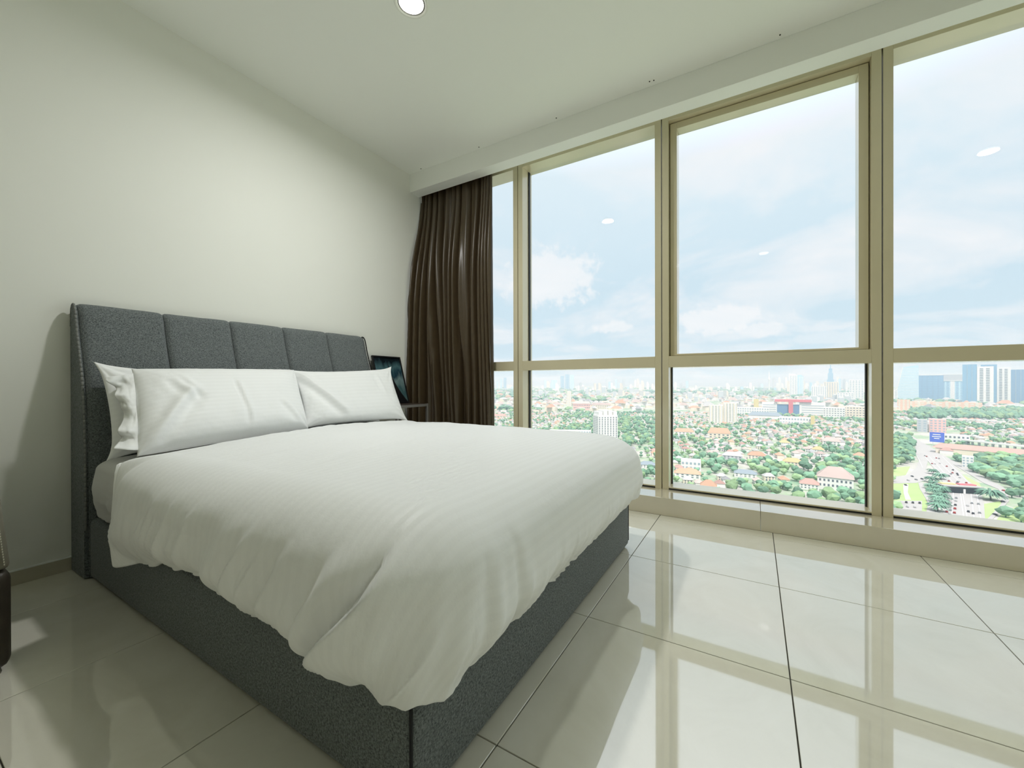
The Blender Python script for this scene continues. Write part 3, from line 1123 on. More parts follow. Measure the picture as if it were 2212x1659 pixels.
pic = empty('picture_frame', (2.345, 2.515, TZ + .0015), label='black framed print of a dark lattice tower leaning on the wall', cat='picture')
ang = math.atan2(.112, FH * .96)
pic.rotation_euler = (-ang, 0, 0)
bm = bmesh.new()
bw = .012
for (x0, x1, z0, z1) in ((-FW / 2, -FW / 2 + bw, 0, FH), (FW / 2 - bw, FW / 2, 0, FH), (-FW / 2 + bw, FW / 2 - bw, 0, bw), (-FW / 2 + bw, FW / 2 - bw, FH - bw, FH)):
    add_box(bm, x0, x1, -FT / 2, FT / 2, z0, z1, .001, 1)
bm_obj('frame', bm, M['blackframe'], pic)
box('backing', -FW / 2 + .002, FW / 2 - .002, .002, FT / 2, .002, FH - .002, M['blackframe'], pic)
bm = bmesh.new()
vsx = [bm.verts.new(p) for p in ((-FW / 2 + bw, -.002, bw), (FW / 2 - bw, -.002, bw), (FW / 2 - bw, -.002, FH - bw), (-FW / 2 + bw, -.002, FH - bw))]
bm.faces.new(vsx)
pr = bm_obj('print', bm, print_mat(), pic)
bm = bmesh.new()
# a generic lattice mast: two curved legs meeting in a spire
for sgn in (-1, 1):
    pp = []
    for t in np.linspace(0, 1, 22):
        z = bw + t * (FH * .86)
        xo = .138 * (1 - t) ** 2.1 + .002
        wd = .052 * (1 - t) ** 1.25 + .003
        pp.append((sgn * xo, sgn * max(0, xo - wd * 1.7), z))
    for (a0, a1, az), (b0, b1, bz) in zip(pp[:-1], pp[1:]):
        q = [bm.verts.new(p) for p in ((a0, -.0026, az), (b0, -.0026, bz), (b1, -.0026, bz), (a1, -.0026, az))]
        bm.faces.new(q)
bmesh.ops.recalc_face_normals(bm, faces=bm.faces)
bm_obj('tower', bm, M['blackframe'], pr, label='dark tower silhouette printed on the sky')

# ------------------------------------------------------------------ leather seat at the left edge
seat = empty('leather_ottoman', (0, 0, 0), label='dark leather seat with pale stitching, cut off at the left edge', cat='ottoman')
ox1, oy0 = .262, 1.86
bm = bmesh.new()
add_box(bm, -.46, ox1, oy0, oy0 + .62, .012, .30, .03, 4)
bm_obj('body', bm, M['leather'], seat, True)
bm = bmesh.new()
add_box(bm, -.455, ox1 - .002, oy0 + .006, oy0 + .61, .300, .520, .016, 4)
for v in bm.verts:
    v.co.x -= (v.co.z - .30) * .085 if v.co.x > -.1 else 0
bm_obj('cushion', bm, M['leather_light'], seat, True)
bm = bmesh.new()
for i in range(26):
    z = .315 + i * .0076
    x = ox1 - .002 - (z - .30) * .085 - .012
    add_tube(bm, (x, oy0 + .0045, z), (x, oy0 + .0045, z + .0046), .0013, 6)
for i in range(60):
    x = ox1 - .05 - i * .0076
    add_tube(bm, (x, oy0 + .0045, .508), (x - .0046, oy0 + .0045, .508), .0013, 6)
bm_obj('stitching', bm, M['thread'], seat, kind='stuff', label='pale stitching')
for (x, y) in ((-.40, oy0 + .06), (ox1 - .06, oy0 + .06), (-.40, oy0 + .56), (ox1 - .06, oy0 + .56)):
    bm = bmesh.new()
    add_tube(bm, (x, y, 0), (x, y, .014), .02, 12)
    bm_obj('foot', bm, M['blackmetal'], seat)
# ------------------------------------------------------------------ the town far below
GZ = CAM_H - 124.2          # street level


def gp(x, y):
    return pix_at(x, y, 2, GZ)


def depth_of(p):
    return (Vector((p.x, p.y, CAM_H)) - Vector((0, 0, CAM_H))).dot(FX)


def city_mat(name, col, rough=.8, jitter=.0, spec=.2):
    m = bpy.data.materials.new(name)
    m.use_nodes = True
    nt = m.node_tree
    b = nt.nodes['Principled BSDF']
    b.inputs['Base Color'].default_value = (*col, 1)
    b.inputs['Roughness'].default_value = rough
    b.inputs['Specular IOR Level'].default_value = spec
    if jitter > 0:
        oi = N(nt, 'ShaderNodeObjectInfo')
        geo = N(nt, 'ShaderNodeNewGeometry')
        n = N(nt, 'ShaderNodeTexNoise')
        n.inputs['Scale'].default_value = .05
        n.inputs['Detail'].default_value = 3
        nt.links.new(geo.outputs['Position'], n.inputs['Vector'])
        f = math_node(nt, 'ADD', math_node(nt, 'MULTIPLY', oi.outputs['Random'], .5), math_node(nt, 'MULTIPLY', n.outputs[0], .5))
        r = ramp(nt, f, [(.2, tuple(c * (1 - jitter) for c in col)), (.8, tuple(min(1, c * (1 + jitter)) for c in col))])
        nt.links.new(r.outputs[0], b.inputs['Base Color'])
    return m


def ground_mat():
    m = city_mat('town_ground', (.5, .5, .45), .95)
    nt = m.node_tree
    b = nt.nodes['Principled BSDF']
    geo = N(nt, 'ShaderNodeNewGeometry')
    n = N(nt, 'ShaderNodeTexNoise')
    n.inputs['Scale'].default_value = .012
    n.inputs['Detail'].default_value = 8
    n.inputs['Roughness'].default_value = .7
    nt.links.new(geo.outputs['Position'], n.inputs['Vector'])
    r = ramp(nt, n.outputs[0], [(.36, (.155, .26, .175)), (.46, (.26, .33, .225)), (.54, (.37, .36, .33)), (.66, (.43, .415, .40))])
    nt.links.new(r.outputs[0], b.inputs['Base Color'])
    return m


K = {
    'ground': ground_mat(), 'road': city_mat('pale_asphalt', (.345, .335, .33)), 'line': city_mat('road_line', (0.489, 0.489, 0.489)), 'verge': city_mat('mown_grass', (.30, .40, .17), jitter=.15),
    'white': city_mat('white_render', (0.718, 0.708, 0.690)), 'cream': city_mat('cream_render', (0.700, 0.628, 0.521)), 'salmon': city_mat('salmon_render', (0.735, 0.484, 0.359)), 'pink': city_mat('pink_render', (0.700, 0.449, 0.413)),
    'grey': city_mat('grey_concrete', (0.449, 0.466, 0.484)), 'window': city_mat('dark_windows', (0.112, 0.140, 0.168), .3, spec=.5), 'pane': city_mat('blue_grey_windows', (0.296, 0.376, 0.431), .3, spec=.5),
    'blue': city_mat('blue_glazing', (0.156, 0.324, 0.492), .25, spec=.6), 'deepblue': city_mat('deep_blue_glazing', (0.135, 0.250, 0.408), .25, spec=.6), 'paleblue': city_mat('pale_blue_glazing', (0.408, 0.608, 0.723), .25, spec=.6),
    'red': city_mat('red_paint', (.60, .17, .19)), 'yellow': city_mat('yellow_paint', (.58, .50, .24)), 'billboard': city_mat('blue_billboard', (0.072, 0.135, 0.555)), 'dark': city_mat('opening_shade', (0.014, 0.017, 0.021)),
    'r_orange': city_mat('orange_roof', (.44, .26, .18), jitter=.2), 'r_red': city_mat('red_roof', (.38, .235, .205), jitter=.2), 'r_pink': city_mat('faded_pink_roof', (.40, .32, .295), jitter=.2),
    'r_grey': city_mat('grey_roof', (0.278, 0.282, 0.290), jitter=.25), 'r_white': city_mat('white_roof', (0.380, 0.380, 0.377), jitter=.08), 'r_blue': city_mat('blue_grey_roof', (0.214, 0.255, 0.290)), 'r_yellow': city_mat('ochre_roof', (0.429, 0.339, 0.180), jitter=.1),
    'tree': city_mat('tree_green', (.135, .255, .165), jitter=.45), 'tree2': city_mat('pale_tree_green', (.21, .32, .165), jitter=.35), 'palm': city_mat('palm_green', (.13, .25, .18), jitter=.3), 'trunk': city_mat('tree_trunk', (0.092, 0.074, 0.051)),
    'car_white': city_mat('white_car_paint', (0.391, 0.391, 0.391), .3), 'car_dark': city_mat('dark_car_paint', (0.042, 0.042, 0.049), .3), 'car_red': city_mat('red_car_paint', (0.276, 0.028, 0.023), .3), 'car_grey': city_mat('silver_car_paint', (0.207, 0.212, 0.221), .3),
}

bm = bmesh.new()
for a, b_ in ((60, 1500), (1500, 5000), (5000, 14000)):
    q = [bm.verts.new(p) for p in ((a, -14000, GZ), (b_, -14000, GZ), (b_, 14000, GZ), (a, 14000, GZ))]
    bm.faces.new(q)
ground = bm_obj('ground', bm, K['ground'], kind='structure', label='streets, gardens and lawns of the town far below')


def ground_poly(name, pts, m, dz, label):
    P = [gp(*p) for p in pts]
    c = sum(P, Vector()) / len(P)
    bm = bmesh.new()
    top = [bm.verts.new((p.x - c.x, p.y - c.y, dz)) for p in P]
    bot = [bm.verts.new((p.x - c.x, p.y - c.y, -.5)) for p in P]
    bm.faces.new(top)
    for i in range(len(P)):
        j = (i + 1) % len(P)
        bm.faces.new((top[i], bot[i], bot[j], top[j]))
    bmesh.ops.triangulate(bm, faces=[f for f in bm.faces if len(f.verts) > 4])
    bmesh.ops.recalc_face_normals(bm, faces=bm.faces)
    o = bm_obj(name, bm, m, kind='structure', label=label)
    o.location = (c.x, c.y, GZ)
    return o


def cp(pts):
    return [(1900 + x / 7.09, 940 + y / 7.09) for x, y in pts]


ground_poly('lawn', cp([(170, 660), (600, 720), (650, 860), (740, 1050), (700, 1290), (150, 1290)]), K['verge'], .15, 'mown grass in the loop of the slip road')
ground_poly('lawn', cp([(1180, 540), (1260, 600), (1530, 740), (1560, 800), (1400, 750), (1240, 650)]), K['verge'], .15, 'grass verge between expressway and slip road')
ground_poly('lawn', cp([(1580, 1060), (1860, 1010), (1850, 1080), (1640, 1290), (1590, 1290)]), K['verge'], .15, 'grass under the round palm clump')
ground_poly('lawn', cp([(1880, 1200), (2300, 1000), (2300, 1500), (1700, 1400)]), K['verge'], .15, 'bright grass at the bottom corner of the right window')
ground_poly('lawn', cp([(180, 500), (470, 480), (400, 610), (180, 640)]), K['verge'], .15, 'grass strip above the roundabout')
ground_poly('road', cp([(560, 295), (905, 285), (1130, 450), (1340, 690), (1530, 830), (1020, 800), (870, 560), (740, 400), (650, 400)]), K['road'], .4, 'broad expressway running down to the underpass')
ground_poly('road', cp([(905, 285), (960, 300), (1650, 680), (1900, 800), (1965, 900), (1985, 1010), (1700, 1330), (1620, 1330), (1880, 1040), (1885, 930), (1820, 830), (1600, 740), (1130, 450)]), K['road'], .45, 'slip road curving round the palm clump')
ground_poly('road', cp([(1010, 880), (1560, 905), (1600, 1060), (1620, 1330), (940, 1330), (990, 1100)]), K['road'], .4, 'expressway lanes below the underpass')
ground_poly('road', cp([(590, 730), (670, 730), (710, 860), (800, 960), (830, 1080), (860, 1250), (700, 1250), (745, 1050), (700, 960), (620, 830)]), K['road'], .4, 'slip road left of the palm row')
ground_poly('road', cp([(150, 640), (360, 645), (470, 580), (560, 500), (600, 400), (560, 295), (650, 400), (740, 400), (700, 560), (740, 640), (720, 690), (560, 735), (150, 745)]), K['road'], .35, 'junction with slip roads meeting above the lawn')
ground_poly('road', cp([(150, 5), (480, 5), (880, 245), (905, 285), (560, 295), (540, 130), (460, 60), (150, 50)]), K['road'], .5, 'flyover bending in from the left mullion')
ground_poly('footpath', cp([(365, 755), (440, 755), (430, 880), (480, 990), (400, 990), (370, 880)]), K['white'], .25, 'pale footpath across the lawn')
ground_poly('car_park', cp([(190, 1005), (650, 1010), (650, 1160), (190, 1140)]), K['road'], .25, 'small car park at the bottom edge of the right window')
# lane lines: thin raised strips
lane_bm = bmesh.new()


def lane(a, b_, w=.35):
    a, b_ = gp(*a), gp(*b_)
    d = (b_ - a).normalized()
    s = Vector((-d.y, d.x, 0)) * w
    q = [lane_bm.verts.new((p.x, p.y, GZ + .56)) for p in (a - s, b_ - s, b_ + s, a + s)]
    lane_bm.faces.new(q)


for a, b_ in (((1240, 900), (1290, 1290)), ((1270, 900), (1345, 1290)), ((1130, 890), (1100, 1290)), ((1400, 905), (1450, 1290)), ((1490, 910), (1550, 1290)), ((760, 330), (1150, 760)), ((830, 330), (1270, 770)), ((690, 330), (1080, 740)), ((960, 330), (1420, 790)), ((560, 300), (660, 500))):
    lane(*cp([a, b_]))
bm_obj('lane_lines', lane_bm, K['line'], kind='structure', label='white lane lines on the expressway')


# ---- buildings
def face_cam(p):
    return math.atan2(-p.y, -p.x) + math.pi / 2        # local -y looks back at the window


def place(name, label, cat, x0, x1, yb, group=None, turn=0.0):
    p = gp((x0 + x1) / 2, yb)
    dep = depth_of(p)
    root = empty(name, (p.x, p.y, GZ), face_cam(p) + turn, label=label, cat=cat, group=group)
    root['metres_per_pixel'] = dep / FPX
    return root, dep / FPX


def win_grid(root, w, d, z0, z1, nx, nz, m, fx=.55, fz=.5, proud=.15, sides=True, x_off=0):
    bm = bmesh.new()
    for k in range(nz):
        za = z0 + (k + .5 - fz / 2) * (z1 - z0) / nz
        zb_ = za + fz * (z1 - z0) / nz
        for i in range(nx):
            xa = x_off - w / 2 + (i + .5 - fx / 2) * w / nx
            add_box(bm, xa, xa + fx * w / nx, -d / 2 - proud, -d / 2 + .3, za, zb_)
        if sides:
            ny = max(1, round(nx * d / w))
            for i in range(ny):
                ya = -d / 2 + (i + .5 - fx / 2) * d / ny
                for s in (-1, 1):
                    xa = s * w / 2 + x_off
                    add_box(bm, xa - proud, xa + proud, ya, ya + fx * d / ny, za, zb_)
    return bm_obj('windows', bm, m, root, kind='stuff')


def block(name, label, x0, x1, yt, yb, body='white', win='pane', nx=4, nz=8, depth=None, cat='building', group=None, turn=0.0, fx=.55, fz=.5, roof=None, ribs=0, rib_m='white'):
    root, k = place(name, label, cat, x0, x1, yb, group, turn)
    w, h = (x1 - x0) * k, (yb - yt) * k
    d = depth or min(w, 30) * .8
    box('body', -w / 2, w / 2, -d / 2, d / 2, -2, h, K[body], root)
    if nx:
        win_grid(root, w, d, h * .04, h * .97, nx, nz, K[win], fx, fz)
    for i in range(ribs):
        xr = -w / 2 + (i + .5) * w / ribs
        box('rib', xr - w / ribs * .16, xr + w / ribs * .16, -d / 2 - .8, -d / 2 + .2, 0, h * 1.01, K[rib_m], root)
    if roof:
        box('roof_block', -w * .3, w * .3, -d * .3, d * .3, h, h + h * roof, K[body], root)
    return root, w, d, h


# right window
root, k = place('tower', 'pale blue glass tower with a slanting left edge, by the right mullion', 'tower', 1938, 1977, 868)
w, h, d = 39 * k, 77 * k, 30
bm = bmesh.new()
lv = 16
rings = []
for i in range(lv + 1):
    t = i / lv
    xl = -w / 2 + w * .36 * t ** 1.1
    xr = w / 2 - w * .02 * t
    z = h * t * .97
    rings.append([bm.verts.new(p) for p in ((xl, -d / 2, z), (xr, -d / 2, z + (h * .05 * t)), (xr, d / 2, z + h * .05 * t), (xl, d / 2, z))])
for a, b_ in zip(rings[:-1], rings[1:]):
    for i in range(4):
        j = (i + 1) % 4
        bm.faces.new((a[i], a[j], b_[j], b_[i]))
bm.faces.new(rings[-1])
bm_obj('body', bm, K['paleblue'], root)
bm = bmesh.new()
for i in range(1, 22):
    t = i / 22
    add_box(bm, -w / 2 + w * .36 * t ** 1.1, w / 2 - w * .02, -d / 2 - .4, -d / 2, h * t * .97, h * t * .97 + h * .012)
bm_obj('floor_bands', bm, K['white'], root, kind='stuff')
bm = bmesh.new()
add_tube(bm, (-w / 2, -d / 2 - 1, 0), (-w / 2 + w * .36, -d / 2 - 1, h * .97), 2.2, 8)
bm_obj('edge_fin', bm, K['white'], root)
block('tower', 'narrow white block left of the slanting glass tower', 1927, 1937, 842, 870, 'white', 'pane', 2, 8)
r_, w, d, h = block('office_block', 'broad blue glass office block beside the slanting tower', 1979, 2027, 811, 867, 'deepblue', 'blue', 6, 14, fx=.8, fz=.6)
box('roof_crown', -w / 2, w * .48, -d / 2 - .5, d / 2, h, h + 5, K['white'], r_)
r_, w, d, h = block('office_block', 'pale blue office block with a white roof storey, left of the twin towers', 2027, 2088, 823, 867, 'paleblue', 'blue', 9, 12, fx=.6, fz=.65, ribs=3)
box('ledge', -w * .55, w * .5, -d * .6, d * .5, h, h + 3, K['white'], r_)
box('roof_storey', -w * .38, w * .5, -d * .45, d * .45, h + 3, h + 40, K['grey'], r_)
box('roof_rail', -w * .38, w * .42, -d * .48, d * .45, h + 40, h + 44, K['white'], r_)
for (lab, sp) in (('tall blue tower with a white balcony strip, left of a matching pair', ((2090, 2111, 787, 'blue'), (2111, 2134, 792, 'white'))), ('tall blue tower with a white balcony strip, right of a matching pair', ((2135, 2158, 787, 'blue'), (2158, 2177, 793, 'white'), (2177, 2197, 799, 'deepblue')))):
    a, b_ = sp[0][0], sp[-1][1]
    root, k = place('tower', lab, 'tower', a, b_, 875)
    c = (a + b_) / 2
    for (xa, xb, yt, mm) in sp:
        h = (875 - yt) * k
        p0, p1 = (xa - c) * k, (xb - c) * k
        if mm == 'white':
            box('balcony_shaft', p0, p1, -16, 16, 0, h, K['white'], root)
            bm = bmesh.new()
            for i in range(22):
                z = h * (.03 + .94 * i / 22)
                for q in (.16, .55):
                    add_box(bm, p0 + (p1 - p0) * q, p0 + (p1 - p0) * (q + .22), -16.6, -15.8, z, z + h * .022)
            bm_obj('balconies', bm, K['window'], root, kind='stuff')
        else:
            box('glass_shaft', p0, p1, -14, 14, 0, h, K[mm], root)
            for q in (.33, .66):
                box('fin', p0 + (p1 - p0) * q - .8, p0 + (p1 - p0) * q + .8, -14.8, -13.8, 0, h, K['pane'], root)
block('apartment_block', 'low salmon apartment row below the blue office blocks', 1962, 2088, 868, 886, 'salmon', 'cream', 14, 3, depth=18, ribs=9, rib_m='cream')
block('apartment_block', 'salmon corner block at the left end of the low apartment row', 1942, 1962, 863, 889, 'salmon', 'cream', 3, 4, depth=18, ribs=3, rib_m='cream')
block('tower', 'grey tower cut off by the right picture edge', 2203, 2225, 846, 873, 'grey', 'window', 3, 6)
block('office_block', 'slim grey block above the flyover', 1984, 2000, 906, 933, 'grey', 'pane', 2, 5)
block('office_block', 'pinkish grey block above the blue billboard', 2013, 2038, 905, 934, 'pink', 'pane', 4, 5)
block('office_block', 'low pale block behind the slim grey one', 2000, 2012, 910, 931, 'white', 'pane', 2, 4)
block('school', 'long low white building right of the blue billboard', 2040, 2084, 939, 957, 'white', 'window', 7, 2, depth=14, fx=.5, fz=.45)
block('apartment_block', 'little white block among trees beside the slip road', 2082, 2099, 985, 1010, 'white', 'pane', 3, 4)


def hall(name, label, x0, x1, yt, yb, wall, roof, depth=16, group=None, turn=0.0, rise=.45, cat='house', windows=0):
    root, k = place(name, label, cat, x0, x1, yb, group, turn)
    w, h = (x1 - x0) * k, (yb - yt) * k
    d = depth
    hw = h * (1 - rise)
    box('walls', -w / 2 * .94, w / 2 * .94, -d / 2 * .92, d / 2 * .92, -1, hw, K[wall], root)
    bm = bmesh.new()
    rl = max(.5, w / 2 - d * .42)
    b4 = [bm.verts.new(p) for p in ((-w / 2, -d / 2, hw), (w / 2, -d / 2, hw), (w / 2, d / 2, hw), (-w / 2, d / 2, hw))]
    t2 = [bm.verts.new((-rl, 0, h)), bm.verts.new((rl, 0, h))]
    for f in ((b4[0], b4[1], t2[1], t2[0]), (b4[2], b4[3], t2[0], t2[1]), (b4[1], b4[2], t2[1]), (b4[3], b4[0], t2[0]), (b4[3], b4[2], b4[1], b4[0])):
        bm.faces.new(f)
    bm_obj('roof', bm, K[roof], root)
    if windows:
        win_grid(root, w * .9, d * .92, hw * .2, hw * .95, windows, 2, K['window'], .45, .45, sides=False)
    return root


hall('long_hall', 'long hall with a red roof stretching to the right picture edge', 2056, 2245, 966, 988, 'cream', 'r_red', 22, cat='hall')
hall('long_hall', 'short red-roofed hall end beside the expressway', 2034, 2055, 966, 980, 'white', 'r_red', 16, cat='hall')
for (xa, ya, xb, yb, lab) in ((2037, 905, 2172, 913, 'white viaduct in front of the wooded rise'), (2080, 955, 2235, 973, 'white elevated railway behind the long red-roofed hall')):
    a, b_ = gp(xa, ya + 4), gp(xb, yb + 4)
    c = (a + b_) / 2
    L_ = (b_ - a).length
    root = empty('viaduct', (c.x, c.y, GZ), math.atan2(b_.y - a.y, b_.x - a.x), label=lab, cat='viaduct')
    box('deck', -L_ / 2, L_ / 2, -5, 5, 7, 9.5, K['white'], root)
    for i in range(10):
        x = -L_ / 2 + (i + .5) * L_ / 10
        box('pier', x - 1.2, x + 1.2, -1.5, 1.5, 0, 7, K['grey'], root)
root, k = place('billboard', 'blue billboard on two legs beside the expressway', 'billboard', 2013, 2035, 963)
box('board', -11 * k, 11 * k, -.6, .6, 8 * k, 29 * k, K['billboard'], root)
for s in (-1, 1):
    box('leg', s * 6 * k - .4, s * 6 * k + .4, -.4, .4, 0, 8 * k, K['grey'], root)
for zz, ww in ((23.5, 6.5), (19, 7.5), (15, 4.5)):
    box('lettering', -ww * k, ww * k * .8, -.75, -.55, zz * k, (zz + 1.6) * k, K['white'], root)
# underpass
a, b_ = gp(*cp([(1015, 880)])[0]), gp(*cp([(1560, 912)])[0])
c = (a + b_) / 2
L_ = (b_ - a).length
root = empty('underpass', (c.x, c.y, GZ), math.atan2(b_.y - a.y, b_.x - a.x), label='underpass mouth with a yellow and red parapet over the expressway', cat='bridge')
sgn = -1 if (Matrix.Rotation(root.rotation_euler.z, 3, 'Z') @ Vector((0, -1, 0))).dot(-c) > 0 else 1
box('opening', -L_ / 2, L_ / 2, -1 if sgn < 0 else -12, 12 if sgn < 0 else 1, .45, 7.0, K['dark'], root)  # solid block; the shade inside the underpass is painted as near-black
yy = (sgn * .6, sgn * -12)
y0, y1 = min(yy), max(yy)
box('deck', -L_ / 2 - 2, L_ / 2 + 2, y0, y1, 7.0, 8.0, K['road'], root)
box('parapet', -L_ / 2, -L_ * .08, y0 + (0 if sgn > 0 else 7), y1 - (7 if sgn > 0 else 0), 8.0, 9.2, K['yellow'], root, label='yellow left half')
box('parapet', L_ * .02, L_ / 2, y0 + (0 if sgn > 0 else 7), y1 - (7 if sgn > 0 else 0), 8.0, 9.2, K['red'], root, label='red right half')
box('pier', -.9, .9, sgn * 1.2 - .5, sgn * 1.2 + .5, .4, 5.2, K['white'], root)

# middle window
root, k = place('telecom_tower', 'white telecom tower with a slim spire on the skyline', 'tower', 1658, 1665, 848)
bm = bmesh.new()
H_ = 46 * k
add_lathe(bm, [(2.4 * k, 0), (1.4 * k, .1 * H_), (1.2 * k, .55 * H_), (2.2 * k, .60 * H_), (2.2 * k, .66 * H_), (.9 * k, .70 * H_), (.4 * k, .98 * H_), (.05 * k, H_)], (0, 0, 0), 12)
bm_obj('shaft', bm, K['white'], root, True)
root, k = place('skyscraper', 'faint stepped skyscraper, tallest on the hazy skyline', 'tower', 1788, 1800, 846)
for i, (ww, z0, z1) in enumerate(((12, 0, 26), (9, 26, 40), (6, 40, 50), (1.2, 50, 58))):
    box('tier', -ww * k / 2, ww * k / 2, -ww * k / 2, ww * k / 2, z0 * k, z1 * k, K['blue'], root)
block('tower', 'white residential tower with a blue side, left of two', 1707, 1720, 810, 856, 'white', 'pane', 3, 16, roof=.05)
block('tower', 'blue-white residential tower, right of two', 1721, 1734, 812, 856, 'paleblue', 'white', 3, 16, roof=.04)
block('apartment_block', 'ribbed white apartment block, left half of a stepped pair', 1756, 1782, 834, 866, 'white', 'pane', 7, 10, fx=.35, fz=.85)
block('apartment_block', 'ribbed cream apartment block, right half of a stepped pair', 1783, 1808, 825, 865, 'cream', 'pane', 6, 12, fx=.4, fz=.7)
block('apartment_block', 'white block at the right edge of the middle window', 1838, 1862, 820, 868, 'white', 'pane', 5, 12)
block('apartment_block', 'broad low white block before the ribbed pair', 1812, 1840, 848, 870, 'white', 'pane', 6, 6)
root, k = place('shopping_mall', 'white mall with a red T-shaped front and dark blue glazing', 'building', 1656, 1768, 897)
u = lambda x: (x - 1712) * k
z = lambda y: (897 - y) * k
box('left_wing', u(1656), u(1684), -12, 20, 0, z(870), K['white'], root)
box('right_wing', u(1724), u(1768), -12, 20, 0, z(869), K['white'], root)
box('glazing', u(1684), u(1724), -10, 20, 0, z(874), K['deepblue'], root)
box('red_canopy', u(1680), u(1745), -18, 16, z(868), z(863), K['red'], root)
box('red_column', u(1705), u(1713), -18, -9, 0, z(868), K['red'], root)
bm = bmesh.new()
for i in range(5):
    zz = z(895) + i * (z(871) - z(895)) / 5
    for (xa, xb) in ((1658, 1682), (1728, 1766)):
        add_box(bm, u(xa), u(xb), -12.4, -11.8, zz, zz + 2)
bm_obj('windows', bm, K['pane'], root, kind='stuff')
block('apartment_block', 'cream apartment block left of its twin amid trees', 1533, 1560, 875, 914, 'cream', 'pane', 5, 12, ribs=4, rib_m='white')
block('apartment_block', 'cream apartment block right of its twin amid trees', 1564, 1590, 870, 914, 'cream', 'pane', 5, 13, ribs=4, rib_m='white')
block('apartment_block', 'wide white block of many windows right of the red-fronted mall', 1783, 1820, 880, 905, 'white', 'window', 8, 5, fz=.35)
block('apartment_block', 'wide white block next to the middle window frame', 1822, 1868, 878, 905, 'cream', 'window', 9, 5, fz=.35)
block('car_deck', 'low white parking deck in front of the mall', 1690, 1752, 901, 917, 'white', 'pane', 12, 2)
hall('market_hall', 'low hall with a dark blue roof left of the mall', 1620, 1684, 890, 906, 'white', 'r_blue', 30, cat='hall')
block('sign_tower', 'yellow sign tower left of the mall', 1629, 1638, 862, 884, 'yellow', None, 0, 0, depth=4, cat='sign')
block('sign_tower', 'yellow sign tower at the end of the parking deck', 1752, 1759, 898, 920, 'yellow', None, 0, 0, depth=4, cat='sign')
block('apartment_block', 'long white terrace building behind the cream twin blocks', 1592, 1655, 880, 896, 'white', 'pane', 14, 3)
block('apartment_block', 'small white building with a dark window at the left of the middle window', 1473, 1512, 993, 1013, 'white', 'pane', 5, 2)
hall('mansion', 'big white mansion under a pink hipped roof', 1772, 1836, 1008, 1056, 'white', 'r_pink', 26, rise=.42, windows=8)
for (lab, x0, x1, yt, yb, wl, rf) in (
        ('house with a large orange roof below the cream twin blocks', 1531, 1576, 924, 949, 'cream', 'r_orange'),
        ('long house with an orange roof by the left frame of the middle window', 1457, 1497, 925, 941, 'white', 'r_orange'),
        ('house with an orange roof in the centre of the middle window', 1617, 1652, 975, 992, 'cream', 'r_orange'),
        ('row of bright orange roofs above the bottom frame', 1458, 1512, 1012, 1032, 'white', 'r_orange'),
        ('house with an orange roof nearest the bottom frame', 1514, 1547, 1036, 1060, 'cream', 'r_orange'),
        ('house with a salmon red roof beside the big mansion', 1730, 1766, 1033, 1056, 'white', 'r_red'),
        ('long house with an ochre yellow roof', 1694, 1730, 989, 1006, 'cream', 'r_yellow'),
        ('small house with a yellow roof among trees', 1684, 1704, 950, 962, 'white', 'r_yellow'),
        ('small house with a golden roof near the right frame', 1756, 1778, 964, 978, 'white', 'r_yellow'),
        ('house with an orange roof against the right frame', 1846, 1868, 977, 991, 'white', 'r_orange'),
        ('long shed with a blue-grey roof', 1588, 1632, 1014, 1030, 'white', 'r_blue'),
        ('long shed with a white roof and a dark wall', 1562, 1602, 976, 992, 'grey', 'r_white'),
        ('house with a faded pink roof left of the golden roof', 1780, 1812, 945, 962, 'white', 'r_pink'),
        ('house with a red roof low in the second window', 1374, 1404, 1034, 1050, 'cream', 'r_red'),
        ('pale blue-roofed hall low in the second window', 1382, 1416, 996, 1010, 'white', 'r_blue'),
        ('long red-roofed row right of the curtain', 1058, 1094, 894, 904, 'cream', 'r_red')):
    hall('house', lab, x0, x1, yt, yb, wl, rf, 15, windows=5)

# second window and the sliver beside the curtain
r_, w, d, h = block('tower', 'white condominium tower rising behind the far corner of the duvet', 1286, 1329, 896, 985, 'white', 'window', 7, 22, depth=26, fx=.4, fz=.5, turn=.35)
bm = bmesh.new()
for i in range(4):
    xa = -w / 2 + (i + .5) * w / 4
    add_box(bm, xa - w * .09, xa + w * .09, -d / 2, d / 2, h, h + 9 - 2 * abs(i - 1.5))
bm_obj('roof_pavilions', bm, K['white'], r_, kind='stuff')
block('tower', 'slim cream tower standing over a pink terrace', 1225, 1234, 845, 884, 'cream', 'pane', 2, 10, ribs=2, rib_m='white')
hall('terrace', 'long pink-roofed terrace building right of the slim cream tower', 1237, 1276, 867, 886, 'pink', 'r_pink', 24, rise=.25, cat='building', windows=10)
hall('terrace', 'second pink terrace building, stepped towards the right', 1277, 1320, 870, 885, 'cream', 'r_pink', 22, rise=.3, cat='building', windows=10)
block('school', 'low white wing behind the duvet edge', 1188, 1276, 929, 948, 'white', 'pane', 16, 3, depth=14)
for (x0, x1, yt, mm, lab) in ((1211, 1219, 812, 'blue', 'hazy blue high-rise, left of a tight trio'), (1221, 1230, 809, 'blue', 'hazy blue high-rise, middle of a tight trio'), (1231, 1240, 810, 'paleblue', 'hazy pale high-rise, right of a tight trio'),
                              (1191, 1203, 821, 'paleblue', 'hazy pale slab left of the trio of high-rises'), (1080, 1085, 818, 'paleblue', 'faint thin tower near the curtain, left of two'), (1088, 1094, 816, 'blue', 'faint thin tower near the curtain, right of two')):
    block('tower', lab, x0, x1, yt, 843, mm, 'white', 2, 10, fx=.4, fz=.3)

